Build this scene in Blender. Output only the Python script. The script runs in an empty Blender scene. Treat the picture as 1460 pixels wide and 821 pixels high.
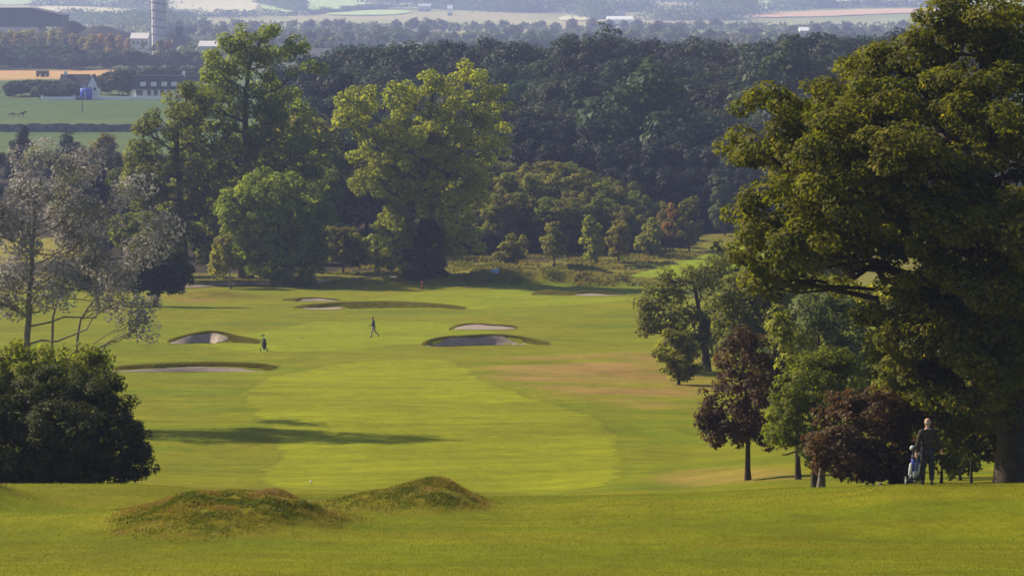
import bpy, math, random
import numpy as np
from mathutils import Vector

# ------------------------------------------------------------------ basics
ZC = 38.0                                   # camera height above the datum
F = 4140.0                                  # focal length in photo pixels
TH = math.atan((410.5 + 10.0) / F)          # downward pitch
CT, ST = math.cos(TH), math.sin(TH)
COL = bpy.context.scene.collection
rs = np.random.RandomState(11)
random.seed(7)

def slope(px, py):
    u = (px - 730.0) / F; v = (py - 410.5) / F
    y = CT - v * ST
    return u / y, -(ST + v * CT) / y
def P(px, py, d):
    a, b = slope(px, py)
    return np.array([a * d, d, ZC + b * d])
def MPP(d): return d / F                    # metres per photo pixel at depth d

def vnoise(x, y, seed=0):
    xi = np.floor(x).astype(np.int64); yi = np.floor(y).astype(np.int64)
    fx = x - xi; fy = y - yi
    fx = fx * fx * (3 - 2 * fx); fy = fy * fy * (3 - 2 * fy)
    def h(a, b):
        n = (a * 374761393 + b * 668265263 + seed * 974711) & 0x7fffffff
        n = ((n ^ (n >> 13)) * 1274126177) & 0x7fffffff
        return ((n ^ (n >> 16)) & 0xffff) / 65535.0 * 2 - 1
    return (h(xi, yi) * (1 - fx) + h(xi + 1, yi) * fx) * (1 - fy) + (h(xi, yi + 1) * (1 - fx) + h(xi + 1, yi + 1) * fx) * fy
def fbm(x, y, seed=0, n=4):
    s = 0; a = 1.0
    for k in range(n):
        s = s + a * vnoise(x * 2 ** k, y * 2 ** k, seed + k * 17); a *= 0.5
    return s
def sstep(a, b, x):
    t = np.clip((x - a) / (b - a), 0, 1); return t * t * (3 - 2 * t)

def pchip(xs, ys, x):
    xs = np.asarray(xs, float); ys = np.asarray(ys, float)
    h = np.diff(xs); dl = np.diff(ys) / h
    m = np.zeros_like(ys)
    for k in range(1, len(xs) - 1):
        if dl[k - 1] * dl[k] > 0:
            w1 = 2 * h[k] + h[k - 1]; w2 = h[k] + 2 * h[k - 1]
            m[k] = (w1 + w2) / (w1 / dl[k - 1] + w2 / dl[k])
    m[0] = dl[0]; m[-1] = dl[-1]
    x = np.clip(x, xs[0], xs[-1])
    i = np.clip(np.searchsorted(xs, x) - 1, 0, len(h) - 1)
    t = (x - xs[i]) / h[i]
    return ((2 * t**3 - 3 * t**2 + 1) * ys[i] + (t**3 - 2 * t**2 + t) * h[i] * m[i]
            + (-2 * t**3 + 3 * t**2) * ys[i + 1] + (t**3 - t**2) * h[i] * m[i + 1])

# ------------------------------------------------------------------ terrain profile
FARP = [(150, 610), (180, 560), (210, 515), (241, 481.5), (280, 450), (310, 430), (330, 419), (345, 411)]
VAL = [(430, 338), (500, 288), (600, 238), (800, 176), (1000, 139), (1400, 97), (2000, 64), (2400, 54), (2800, 45), (3400, 33),
       (4000, 22), (5000, 6), (6000, -5), (8000, -22), (9600, -32)]
NEAR = [(52, 818), (58, 787), (64, 758)]
COLS = [
    (-300, [(70, 728), (75, 700), (79, 690), (84, 700), (92, 712), (100, 706), (110, 694), (122, 674), (135, 648)], [(365, 398), (385, 380)]),
    (150,  [(70, 728), (75, 701), (79, 690), (84, 702), (92, 714), (100, 708), (110, 694), (122, 674), (135, 648)], [(362, 402), (382, 384)]),
    (420,  [(70, 732), (75, 712), (79, 705), (84, 716), (92, 722), (100, 714), (110, 699), (122, 677), (135, 650)], [(362, 402), (382, 384)]),
    (700,  [(70, 734), (76, 712), (80, 708), (85, 718), (93, 722), (100, 714), (110, 699), (122, 677), (135, 650)], [(360, 401), (385, 378)]),
    (950,  [(70, 730), (76, 708), (79, 705), (84, 713), (92, 713), (100, 702), (110, 686), (122, 668), (135, 645)], [(360, 400), (385, 377)]),
    (1150, [(68, 730), (74, 702), (78, 696), (83, 701), (92, 697), (100, 683), (110, 667), (122, 651), (135, 633)], [(360, 398), (385, 375)]),
    (1320, [(66, 734), (71, 700), (75, 690.5), (80, 695), (90, 690), (100, 677), (110, 661), (122, 646), (135, 630)], [(360, 396), (385, 373)]),
    (1800, [(66, 732), (71, 697), (75, 686), (80, 686), (90, 675), (100, 664), (110, 652), (122, 640), (135, 624)], [(360, 394), (385, 372)]),
]
_cp = []
for cpx, near, mid in COLS:
    d = [-120, -60, 0, 20, 40]; z = [14, 6, -1.72, -5.0, -8.5]
    for dd, py in NEAR + near + FARP + mid + VAL:
        d.append(dd); z.append(slope(730, py)[1] * dd)
    _cp.append(((cpx - 730) / F, d, z))

MOUNDS = []      # cx, cy, sx_left, sx_right, sy_front, sy_back, h
def add_mound(px, d, wl, wr, sf, sb, h):
    MOUNDS.append((slope(px, 400)[0] * d, d, wl, wr, sf, sb, h))
add_mound(300, 65.5, 1.85, 2.0, 3.8, 3.2, .68)
add_mound(410, 66.0, 1.0, 1.3, 2.4, 2.2, 0.34)
add_mound(622, 73.0, 1.35, 1.05, 2.8, 2.8, .66)
add_mound(520, 71.5, 1.4, 1.3, 2.2, 2.0, 0.28)
add_mound(-45, 70.0, 1.5, 1.55, 2.4, 3.0, 0.66)
add_mound(90, 66.5, 4.0, 3.2, 2.8, 3.0, 0.20)
# rough bank behind the far green and hummocks before the trees
for (px, d, wl, wr, sf, sb, h) in [(700, 352, 6, 6, 2.2, 5, 1.3), (790, 353, 7, 8, 2.2, 5, 1.2), (880, 353, 8, 8, 2.2, 3, .7),
                                   (610, 350, 4, 4, 2.0, 4, 1.1), (540, 352, 3, 3, 2.4, 3, 1.0), (490, 350, 3, 3, 2.0, 3, 0.8),
                                   (300, 322, 5, 6, 4, 6, 0.9), (706, 372, 4, 5, 3, 4, 1.1), (560, 341, 5, 3, 2.0, 4, 0.6),
                                   (820, 376, 4, 4, 3, 4, 0.8)]:
    add_mound(px, d, wl, wr, sf, sb, h)

BUNK = []        # dictionaries
def height(x, y, full=True):
    x = np.asarray(x, float); y = np.asarray(y, float)
    t = x / np.maximum(y, 45.0)
    zs = [pchip(c[1], c[2], y) for c in _cp]
    ts = [c[0] for c in _cp]
    z = zs[0].copy()
    for k in range(len(ts) - 1):
        w = sstep(ts[k], ts[k + 1], t)
        z = z + (zs[k + 1] - zs[k]) * w
    course = sstep(88, 130, y)
    z = z + 0.06 * fbm(x / 9.0, y / 9.0, 3, 3) * (0.4 + course)
    z = z + 0.34 * vnoise(x / 30.0, y / 26.0, 9) * course + 0.13 * vnoise(x / 12.0, y / 9.0, 19) * course + 0.12 * vnoise(x / 9.0, y / 8.0, 23) * sstep(285, 315, y) * (1 - sstep(450, 600, y))
    far = sstep(2300, 3800, y)
    z = z + far * 7.0 * fbm(x / 620.0, y / 700.0, 5, 3)
    for (cx, cy, wl, wr, sf, sb, h) in MOUNDS:
        dx = (x - cx); dy = (y - cy)
        sx = np.where(dx < 0, wl, wr); sy = np.where(dy < 0, sf, sb)
        q = (dx / sx) ** 2 + (dy / sy) ** 2
        z = z + h * np.exp(-q) * (1 + 0.12 * vnoise(x * 1.1, y * 1.1, 21) + 0.05 * vnoise(x * 3.1, y * 3.1, 22))
    if full:
        for b in BUNK:
            s = (x - b['cx']) / b['hw']
            yl = b['y'] + b['curve'] * s * s + b['wob'] * np.sin(s * 5 + b['ph'])
            v = y - yl
            pk = b['pk']; s2 = np.where(s < pk, (s - pk) / (1 + pk), (s - pk) / (1 - pk)); w = np.clip(1 - s2 * s2, 0, 1) ** b['ex']
            prof = 1.0 + b['var'] * np.sin(s * 3.3 + b['ph'])
            back = b['h'] * w * prof * np.exp(-(v / b['back']) ** 2)
            sm = sstep(b['s0'] - .12, b['s0'] + .12, s) * (1 - sstep(b['s1'] - .12, b['s1'] + .12, s))
            fw = b['fw']; top = b['h'] * w * prof; vv = -v
            lip = np.minimum(b['dig'], top * .9)
            fsand = top - lip * sstep(0, fw, vv) ; uu = np.clip((vv - fw) / (b['L'] - fw), 0, 1); wl_ = b['wall'] + (1 - b['wall']) * sstep(b['ws'], b['ws'] + .25, s)
            low = .32 * w * (1 - sstep(.6, 1.0, wl_))
            fl = np.where(uu < wl_, (top - lip) - (top - lip + low) * (uu / wl_) ** .9, -low * (1 - (uu - wl_) / np.maximum(1 - wl_, .001)))
            fsand = np.where(vv > fw, fl, fsand)
            fgrass = top * (1 - sstep(0, b['L'] * .55, vv))
            front = fsand * sm + fgrass * (1 - sm)
            z = z + np.where(v >= 0, back, front)
    return z
def H1(x, y): return float(height(np.array([x]), np.array([y]))[0])

def W(px, py, dmin=48.0, dmax=4000.0):
    """Point of the terrain that a photo pixel looks at, beyond dmin."""
    a, b = slope(px, py)
    d = np.linspace(dmin, dmax, 3000) if dmax < 1500 else np.geomspace(dmin, dmax, 4000)
    f = (ZC + b * d) - (ZC + height(a * d, d))
    i = np.where(f <= 0)[0]
    k = i[0] if len(i) else len(d) - 1
    dd = d[k]
    if 0 < k < len(d):
        f0, f1 = f[k - 1], f[k]
        if f0 > 0 >= f1: dd = d[k - 1] + (d[k] - d[k - 1]) * f0 / (f0 - f1)
    return np.array([a * dd, dd, ZC + H1(a * dd, dd)])

def bunker(px0, px1, pylip, h, L, back, dig=0.45, curve=-1.0, s0=-1.0, s1=1.0, wob=0.2, ph=0.0, var=0.12, fw=0.8, label='', wall=.22, ws=3.0, pk=0.0, ex=.8):
    c = W((px0 + px1) / 2, pylip, 150, 420)
    hw = (px1 - px0) / 2 * MPP(c[1])
    return dict(cx=c[0], y=c[1], hw=hw, h=h, L=L, back=back, dig=dig, curve=curve, s0=s0, s1=s1, wob=wob, ph=ph, var=var, fw=fw, label=label, wall=wall, ws=ws, pk=pk, ex=ex)
_b = [
    bunker(600, 786, 488, 0.64, 4.0, 3.6, .12, -1.6, -0.93, 0.62, .2, 0.4, .14, fw=.35, wall=.16, pk=-.5, ex=.9, label='large grey sand bunker with a curved lip near the middle of the course'),
    bunker(242, 374, 485, 0.56, 3.8, 3.2, .12, -1.2, -0.92, 0.30, .2, 2.2, .25, fw=.4, wall=.25, ws=-.12, label='small sand bunker with a brown shouldered bank left of the black golf bag'),
    bunker(160, 396, 528, 0.48, 3.4, 3.4, .30, -0.8, -0.98, 0.88, .2, 1.1, .10, fw=.9, wall=.3, pk=.1, ex=.35, label='long thin sand bunker under a grassy ridge beside the dark bush'),
    bunker(640, 738, 467, 0.30, 4.6, 2.4, .06, -0.8, -0.85, 0.95, .2, 3.0, .12, fw=.4, wall=1.0, pk=-.4, label='small pale sunlit sand bunker just above the large grey one'),
    bunker(418, 666, 439, 0.62, 3.6, 4.8, .44, -1.0, -0.88, -0.42, .2, 1.4, .08, fw=.9, wall=1.0, pk=-.35, ex=.6, label='sliver of pale sand at the left end of the long dark ridge'),
    bunker(404, 486, 428, 0.22, 4.6, 2.2, .06, -0.5, -0.5, 0.98, .1, 2.0, .1, fw=.4, wall=.3, label='shaded grey sand bunker beyond the long ridge near the trees'),
    bunker(756, 892, 421, 0.58, 4.4, 2.8, .26, -0.8, -0.05, 0.95, .2, 5.4, .35, fw=.6, wall=1.0, pk=-.45, ex=1.2, label='sand bunker behind a round grassy hump at the right of the far green'),
]
BUNK.extend(_b)

# ------------------------------------------------------------------ mesh + object helpers
def mesh_np(name, verts, faces_list, mats=None, smooth=True, pattr=None, fattr=None, mat_idx=None):
    """faces_list: list of int arrays (n,k)."""
    me = bpy.data.meshes.new(name)
    verts = np.asarray(verts, np.float32)
    me.vertices.add(len(verts)); me.vertices.foreach_set('co', verts.ravel())
    loops = np.concatenate([f.ravel() for f in faces_list]).astype(np.int32)
    tot = np.concatenate([np.full(len(f), f.shape[1], np.int32) for f in faces_list])
    st = np.concatenate([[0], np.cumsum(tot)[:-1]]).astype(np.int32)
    me.loops.add(len(loops)); me.loops.foreach_set('vertex_index', loops)
    me.polygons.add(len(tot)); me.polygons.foreach_set('loop_start', st); me.polygons.foreach_set('loop_total', tot)
    if smooth: me.polygons.foreach_set('use_smooth', np.ones(len(tot), bool))
    if mat_idx is not None: me.polygons.foreach_set('material_index', np.asarray(mat_idx, np.int32))
    for k, v in (pattr or {}).items():
        v = np.asarray(v, np.float32)
        if v.ndim == 2:
            a = me.attributes.new(k, 'FLOAT_COLOR', 'POINT'); a.data.foreach_set('color', np.c_[v, np.ones(len(v))].astype(np.float32).ravel())
        else:
            a = me.attributes.new(k, 'FLOAT', 'POINT'); a.data.foreach_set('value', v)
    for k, v in (fattr or {}).items():
        a = me.attributes.new(k, 'FLOAT', 'FACE'); a.data.foreach_set('value', np.asarray(v, np.float32))
    me.update(calc_edges=True)
    for m in (mats or []): me.materials.append(m)
    return me
def link(name, me, parent=None, loc=None):
    o = bpy.data.objects.new(name, me); COL.objects.link(o)
    if parent is not None: o.parent = parent
    if loc is not None: o.location = loc
    return o
def tag(o, label=None, cat=None, group=None, kind=None):
    if label: o['label'] = label
    if cat: o['category'] = cat
    if group: o['group'] = group
    if kind: o['kind'] = kind
    return o
def thing(name, loc, label, cat, group=None, rz=0.0):
    o = bpy.data.objects.new(name, None); COL.objects.link(o); o.empty_display_size = 0.3
    o.location = loc; o.rotation_euler = (0, 0, rz)
    return tag(o, label, cat, group)

class MB:
    """Collects polygons into one mesh."""
    def __init__(s): s.v = []; s.f = []
    def add(s, vs, fs):
        n = len(s.v); s.v += [tuple(map(float, q)) for q in vs]; s.f += [tuple(i + n for i in f) for f in fs]; return s
    def box(s, x0, x1, y0, y1, z0, z1):
        v = [(x0, y0, z0), (x1, y0, z0), (x1, y1, z0), (x0, y1, z0), (x0, y0, z1), (x1, y0, z1), (x1, y1, z1), (x0, y1, z1)]
        return s.add(v, [(0, 3, 2, 1), (4, 5, 6, 7), (0, 1, 5, 4), (1, 2, 6, 5), (2, 3, 7, 6), (3, 0, 4, 7)])
    def prism(s, prof, y0, y1, axis='y'):
        """profile of (a, z) points swept along an axis."""
        n = len(prof)
        if axis == 'y': v = [(a, y0, z) for a, z in prof] + [(a, y1, z) for a, z in prof]
        else: v = [(y0, a, z) for a, z in prof] + [(y1, a, z) for a, z in prof]
        return s.add(v, [tuple(range(n))[::-1], tuple(range(n, 2 * n))] + [(i, (i + 1) % n, n + (i + 1) % n, n + i) for i in range(n)])
    def tube(s, pts, rad, n=8, cap=True):
        v, f = tube_np([np.array(p, float) for p in pts], rad, n)
        s.add(v, [tuple(q) for q in f])
        if cap:
            k = len(s.v); m = len(pts)
            s.f.append(tuple(range(k - m * n, k - m * n + n))[::-1]); s.f.append(tuple(range(k - n, k)))
        return s
    def lathe(s, prof, n=20, c=(0, 0, 0), ax='z'):
        v = []
        for r, h in prof:
            for k in range(n):
                a = 2 * math.pi * k / n; p = (r * math.cos(a), r * math.sin(a), h)
                if ax == 'x': p = (h, r * math.cos(a), r * math.sin(a))
                v.append((p[0] + c[0], p[1] + c[1], p[2] + c[2]))
        f = [(i * n + k, i * n + (k + 1) % n, (i + 1) * n + (k + 1) % n, (i + 1) * n + k) for i in range(len(prof) - 1) for k in range(n)]
        return s.add(v, f)
    def build(s, name, mat, parent=None, smooth=False, bevel=0):
        me = bpy.data.meshes.new(name); me.from_pydata(s.v, [], s.f); me.update()
        if smooth: me.polygons.foreach_set('use_smooth', [True] * len(me.polygons))
        me.materials.append(mat)
        o = link(name, me, parent)
        if bevel:
            m = o.modifiers.new('bevel', 'BEVEL'); m.width = bevel; m.segments = 2
        return o

def tube_np(pts, rad, n=6):
    pts = np.array(pts); m = len(pts)
    rad = np.full(m, rad, float) if np.isscalar(rad) else np.array(rad, float)
    tan = np.gradient(pts, axis=0); tan /= np.linalg.norm(tan, axis=1)[:, None] + 1e-9
    ref = np.array([0.0, 0.0, 1.0]) if abs(tan[:, 2]).mean() < 0.8 else np.array([1.0, 0.0, 0.0])
    a = np.cross(tan, ref); a /= np.linalg.norm(a, axis=1)[:, None] + 1e-9
    b = np.cross(tan, a)
    ang = np.arange(n) * 2 * math.pi / n
    v = pts[:, None, :] + rad[:, None, None] * (np.cos(ang)[None, :, None] * a[:, None, :] + np.sin(ang)[None, :, None] * b[:, None, :])
    i = np.arange(m - 1)[:, None] * n; k = np.arange(n)[None, :]; k2 = (k + 1) % n
    f = np.stack([i + k, i + k2, i + n + k2, i + n + k], -1).reshape(-1, 4)
    return v.reshape(-1, 3), f

# ------------------------------------------------------------------ materials
def nt(name):
    m = bpy.data.materials.new(name); m.use_nodes = True
    t = m.node_tree; t.nodes.clear(); return m, t
def N(t, typ, **kw):
    n = t.nodes.new(typ)
    for k, v in kw.items(): setattr(n, k, v)
    return n
def simple(name, col, rough=0.7, spec=0.3, metal=0.0, var=0.15, scale=6.0, bump=0.0):
    m, t = nt(name)
    o = N(t, 'ShaderNodeOutputMaterial'); p = N(t, 'ShaderNodeBsdfPrincipled')
    p.inputs['Roughness'].default_value = rough; p.inputs['Metallic'].default_value = metal
    p.inputs['Specular IOR Level'].default_value = spec
    tc = N(t, 'ShaderNodeTexCoord'); nz = N(t, 'ShaderNodeTexNoise'); nz.inputs['Scale'].default_value = scale; nz.inputs['Detail'].default_value = 6
    t.links.new(tc.outputs['Object'], nz.inputs['Vector'])
    r = N(t, 'ShaderNodeMapRange'); r.inputs['To Min'].default_value = 1 - var; r.inputs['To Max'].default_value = 1 + var
    r.inputs['From Min'].default_value = 0.3; r.inputs['From Max'].default_value = 0.7
    t.links.new(nz.outputs['Fac'], r.inputs['Value'])
    mx = N(t, 'ShaderNodeVectorMath', operation='SCALE'); mx.inputs[0].default_value = col
    t.links.new(r.outputs[0], mx.inputs['Scale']); t.links.new(mx.outputs[0], p.inputs['Base Color'])
    if bump:
        b = N(t, 'ShaderNodeBump'); b.inputs['Strength'].default_value = bump; b.inputs['Distance'].default_value = 0.05
        t.links.new(nz.outputs['Fac'], b.inputs['Height']); t.links.new(b.outputs[0], p.inputs['Normal'])
    t.links.new(p.outputs[0], o.inputs[0]); return m

def leafmat(name, c0, c1, c2=None, trans=0.42, tcol=(1.25, 1.35, 0.5), rough=0.6, spec=0.12, objvar=0.12):
    """Leaf colours run c0..c1 with the per-leaf attribute; c2 are the odd turned leaves."""
    m, t = nt(name)
    at = N(t, 'ShaderNodeAttribute', attribute_name='tint', attribute_type='GEOMETRY')
    cr = N(t, 'ShaderNodeValToRGB'); e = cr.color_ramp.elements
    e[0].position = 0.0; e[0].color = (*c0, 1); e[1].position = 0.8; e[1].color = (*c1, 1)
    k = e.new(1.0); k.color = (*(c2 or c1), 1)
    t.links.new(at.outputs['Fac'], cr.inputs['Fac'])
    oi = N(t, 'ShaderNodeObjectInfo'); mr = N(t, 'ShaderNodeMapRange'); mr.inputs['To Min'].default_value = 1 - objvar * 1.6; mr.inputs['To Max'].default_value = 1 + objvar * 1.6
    t.links.new(oi.outputs['Random'], mr.inputs['Value'])
    hs = N(t, 'ShaderNodeHueSaturation')
    mh = N(t, 'ShaderNodeMapRange'); mh.inputs['To Min'].default_value = 0.5 - objvar * .22; mh.inputs['To Max'].default_value = 0.5 + objvar * .22
    fr = N(t, 'ShaderNodeMath', operation='FRACT'); mu = N(t, 'ShaderNodeMath', operation='MULTIPLY'); mu.inputs[1].default_value = 37.7
    t.links.new(oi.outputs['Random'], mu.inputs[0]); t.links.new(mu.outputs[0], fr.inputs[0]); t.links.new(fr.outputs[0], mh.inputs['Value'])
    t.links.new(mh.outputs[0], hs.inputs['Hue']); t.links.new(mr.outputs[0], hs.inputs['Value']); t.links.new(cr.outputs[0], hs.inputs['Color'])
    p = N(t, 'ShaderNodeBsdfPrincipled'); p.inputs['Roughness'].default_value = rough; p.inputs['Specular IOR Level'].default_value = spec
    t.links.new(hs.outputs[0], p.inputs['Base Color'])
    vm = N(t, 'ShaderNodeVectorMath', operation='MULTIPLY'); vm.inputs[1].default_value = tcol
    t.links.new(hs.outputs[0], vm.inputs[0])
    tr = N(t, 'ShaderNodeBsdfTranslucent'); t.links.new(vm.outputs[0], tr.inputs['Color'])
    ms = N(t, 'ShaderNodeMixShader'); ms.inputs[0].default_value = trans
    t.links.new(p.outputs[0], ms.inputs[1]); t.links.new(tr.outputs[0], ms.inputs[2])
    o = N(t, 'ShaderNodeOutputMaterial'); t.links.new(ms.outputs[0], o.inputs[0]); return m

def ground_mat():
    m, t = nt('turf')
    o = N(t, 'ShaderNodeOutputMaterial'); p = N(t, 'ShaderNodeBsdfPrincipled')
    p.inputs['Roughness'].default_value = 0.9; p.inputs['Specular IOR Level'].default_value = 0.04
    at = N(t, 'ShaderNodeAttribute', attribute_name='tone'); ar = N(t, 'ShaderNodeAttribute', attribute_name='rough')
    ge = N(t, 'ShaderNodeNewGeometry')
    def noise(scale, detail=6, rough=.6, stretch=(1, 1, 1)):
        mp = N(t, 'ShaderNodeMapping'); mp.inputs['Scale'].default_value = stretch
        t.links.new(ge.outputs['Position'], mp.inputs['Vector'])
        nz = N(t, 'ShaderNodeTexNoise'); nz.inputs['Scale'].default_value = scale; nz.inputs['Detail'].default_value = detail; nz.inputs['Roughness'].default_value = rough
        t.links.new(mp.outputs[0], nz.inputs['Vector']); return nz
    def rng(src, a, b, c, d):
        r = N(t, 'ShaderNodeMapRange'); r.inputs['From Min'].default_value = a; r.inputs['From Max'].default_value = b
        r.inputs['To Min'].default_value = c; r.inputs['To Max'].default_value = d
        t.links.new(src, r.inputs['Value']); return r.outputs[0]
    def mul(a, b):
        x = N(t, 'ShaderNodeMath', operation='MULTIPLY'); t.links.new(a, x.inputs[0]); t.links.new(b, x.inputs[1]); return x.outputs[0]
    n1 = noise(0.11, 5); n2 = noise(0.9, 6, .65, (1, .8, 1)); n3 = noise(9, 4, .7); n6 = noise(.9, 6, .7, (.38, 1, 1)); n7 = noise(3.2, 6, .75)
    v = mul(rng(n6.outputs['Fac'], .35, .65, .88, 1.12), mul(rng(n1.outputs['Fac'], .3, .7, .84, 1.16), rng(n2.outputs['Fac'], .3, .7, .84, 1.16))); v = mul(v, rng(n7.outputs['Fac'], .35, .65, .86, 1.14)); v = mul(v, rng(n3.outputs['Fac'], .25, .75, .78, 1.22))
    sc = N(t, 'ShaderNodeVectorMath', operation='SCALE'); t.links.new(at.outputs['Color'], sc.inputs[0]); t.links.new(v, sc.inputs['Scale'])
    # dry straw-coloured patches
    n4 = noise(0.22, 7, .68); n5 = noise(2.6, 5, .7)
    a1 = rng(n4.outputs['Fac'], .54, .72, 0, .45); a2 = rng(n5.outputs['Fac'], .45, .65, 0, 1)
    mm = mul(a1, a2)
    rr = mul(ar.outputs['Fac'], rng(n5.outputs['Fac'], .42, .6, 0, .85))
    ad = N(t, 'ShaderNodeMath', operation='MAXIMUM'); t.links.new(mm, ad.inputs[0]); t.links.new(rr, ad.inputs[1])
    mx = N(t, 'ShaderNodeMix', data_type='RGBA'); t.links.new(ad.outputs[0], mx.inputs['Factor'])
    t.links.new(sc.outputs[0], mx.inputs['A'])
    st = N(t, 'ShaderNodeVectorMath', operation='MULTIPLY'); st.inputs[1].default_value = (1.30, 0.98, 1.5); t.links.new(sc.outputs[0], st.inputs[0]); t.links.new(st.outputs[0], mx.inputs['B'])
    t.links.new(mx.outputs['Result'], p.inputs['Base Color'])
    b = N(t, 'ShaderNodeBump'); b.inputs['Distance'].default_value = 0.05; b.inputs['Strength'].default_value = .8
    bn = noise(14, 6, .75); 
    t.links.new(bn.outputs['Fac'], b.inputs['Height'])
    b2 = N(t, 'ShaderNodeBump'); b2.inputs['Distance'].default_value = 0.22
    t.links.new(n5.outputs['Fac'], b2.inputs['Height']); t.links.new(rng(ar.outputs['Fac'], 0, 1, .12, .9), b2.inputs['Strength'])
    t.links.new(b.outputs[0], b2.inputs['Normal']); t.links.new(b2.outputs[0], p.inputs['Normal'])
    t.links.new(p.outputs[0], o.inputs[0]); return m
TURF = ground_mat()
SAND = simple('bunker_sand', (.25, .20, .165), .9, .1, var=.12, scale=3, bump=.3)
BARK = simple('bark', (.055, .042, .03), .9, .15, var=.35, scale=3, bump=.8)
BARKPALE = simple('pale_bark', (.16, .14, .115), .85, .2, var=.4, scale=4, bump=.6)
PATHM = simple('gravel_path', (.17, .135, .12), .9, .1, var=.2, scale=1.5)
STONE = simple('dark_field_stone', (.12, .11, .10), .9, .1, var=.4, scale=.8, bump=.5)

# ------------------------------------------------------------------ masks in ground coordinates
def poly_world(pts, dmin=100, dmax=1500): return np.array([W(a, b, dmin, dmax)[:2] for a, b in pts])
def poly_mask(x, y, poly, soft):
    out = np.zeros(len(x))
    pad = soft * 3
    sel = np.where((x > poly[:, 0].min() - pad) & (x < poly[:, 0].max() + pad) & (y > poly[:, 1].min() - pad) & (y < poly[:, 1].max() + pad))[0]
    xs = x[sel]; ys = y[sel]
    ins = np.zeros(len(sel), bool); dist = np.full(len(sel), 1e9)
    n = len(poly)
    for k in range(n):
        x0, y0 = poly[k]; x1, y1 = poly[(k + 1) % n]
        c = ((y0 > ys) != (y1 > ys)) & (xs < (x1 - x0) * (ys - y0) / (y1 - y0 + 1e-12) + x0)
        ins ^= c
        ex, ey = x1 - x0, y1 - y0
        tt = np.clip(((xs - x0) * ex + (ys - y0) * ey) / (ex * ex + ey * ey + 1e-9), 0, 1)
        dist = np.minimum(dist, np.hypot(xs - x0 - tt * ex, ys - y0 - tt * ey))
    sd = np.where(ins, dist, -dist)
    out[sel] = sstep(-soft, soft, sd)
    return out
def smooth_poly(p, it=2):
    for _ in range(it):
        q = []
        for k in range(len(p)):
            a = p[k]; b = p[(k + 1) % len(p)]
            q += [a * .75 + b * .25, a * .25 + b * .75]
        p = np.array(q)
    return p
FAIR = smooth_poly(poly_world([(335, 572), (398, 618), (405, 645), (362, 676), (380, 697), (620, 698), (880, 699), (888, 640), (868, 603), (800, 577), (715, 556), (672, 530), (642, 512), (560, 512), (430, 524), (360, 545)], 100))
GREEN1 = smooth_poly(poly_world([(262, 486), (300, 474), (420, 459), (560, 456), (650, 462), (735, 476), (640, 488), (560, 492), (470, 500), (390, 503), (330, 500)], 180))
GREEN2 = smooth_poly(poly_world([(470, 436), (560, 420), (640, 414), (760, 413), (905, 417), (890, 432), (760, 436), (660, 442), (520, 441)], 250))
RFAIR = smooth_poly(poly_world([(860, 399), (930, 383), (1010, 364), (1090, 334), (1180, 322), (1190, 345), (1110, 372), (1000, 400), (930, 403)], 357))
RGREEN = smooth_poly(poly_world([(1190, 366), (1290, 360), (1300, 388), (1250, 408), (1190, 402)], 320))
DRY = smooth_poly(poly_world([(690, 512), (800, 506), (930, 500), (1010, 520), (1020, 560), (960, 585), (880, 575), (790, 560), (720, 545)], 120))
DRY2 = smooth_poly(poly_world([(236, 418), (330, 416), (345, 424), (300, 432), (236, 430)], 250))
DRY3 = smooth_poly(poly_world([(940, 668), (1100, 660), (1180, 690), (940, 692)], 90, 200))
GOLD = np.array([W(a, b, 900, 2600)[:2] for a, b in [(-150, 101), (240, 99), (240, 112), (-150, 114)]])
BRIGHTL = smooth_poly(poly_world([(-80, 345), (118, 338), (110, 372), (-80, 378)], 330))

# ------------------------------------------------------------------ ground sheet
def axis(segs):
    out = []
    for a, b, st in segs: out.append(np.arange(a, b, st))
    return np.concatenate(out)
vs_y = axis([(-60, 44, 4), (44, 84, .22), (84, 160, .4), (160, 180, .5), (180, 380, .34), (380, 470, .8), (470, 1000, 5), (1000, 2200, 14), (2200, 9560, 35)])
us = np.concatenate([np.linspace(-.9, -.2, 36)[:-1], np.linspace(-.2, .2, 660), np.linspace(.2, .9, 36)[1:]])
UU, YY = np.meshgrid(us, vs_y)
XX = UU * (YY + 80)
gx = XX.ravel(); gy = YY.ravel()
gz = height(gx, gy)
C = lambda *a: np.array(a, float)
rough_c = C(.138, .148, .004); fair_c = C(.172, .185, .005); green_c = C(.168, .194, .005); dry_c = C(.235, .150, .045)
tone = np.tile(rough_c, (len(gx), 1)); roughm = np.zeros(len(gx))
def blend(mask, col):
    global tone
    tone = tone * (1 - mask[:, None]) + np.asarray(col) * mask[:, None]
nlow = fbm(gx / 14, gy / 10, 31, 4)
blend(np.clip(.25 + .5 * nlow, 0, 1) * sstep(120, 140, gy), C(.150, .160, .004))
st_ = fbm(gx / 11 + 3, gy / 2.6, 52, 3); blend(np.clip(.9 * st_, 0, .6), C(.155, .145, .006)); blend(np.clip(-.9 * st_, 0, .6), C(.098, .128, .003))
wx_ = gx + .35 * fbm(gx / 1.6, gy / 1.6, 81, 3); wy_ = gy + .35 * fbm(gx / 1.6 + 9, gy / 1.6, 82, 3)
mf = poly_mask(wx_, wy_, FAIR, .12)
stripe = .5 + .5 * np.tanh(2.2 * np.sin(gy * 2 * math.pi / 4.4 + .35 * np.sin(gx * .07)))
fc = fair_c[None, :] * (0.96 + .08 * stripe[:, None]) * (1 + .10 * np.clip(st_, -1, 1)[:, None])
tone = tone * (1 - mf[:, None]) + fc * mf[:, None]
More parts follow.
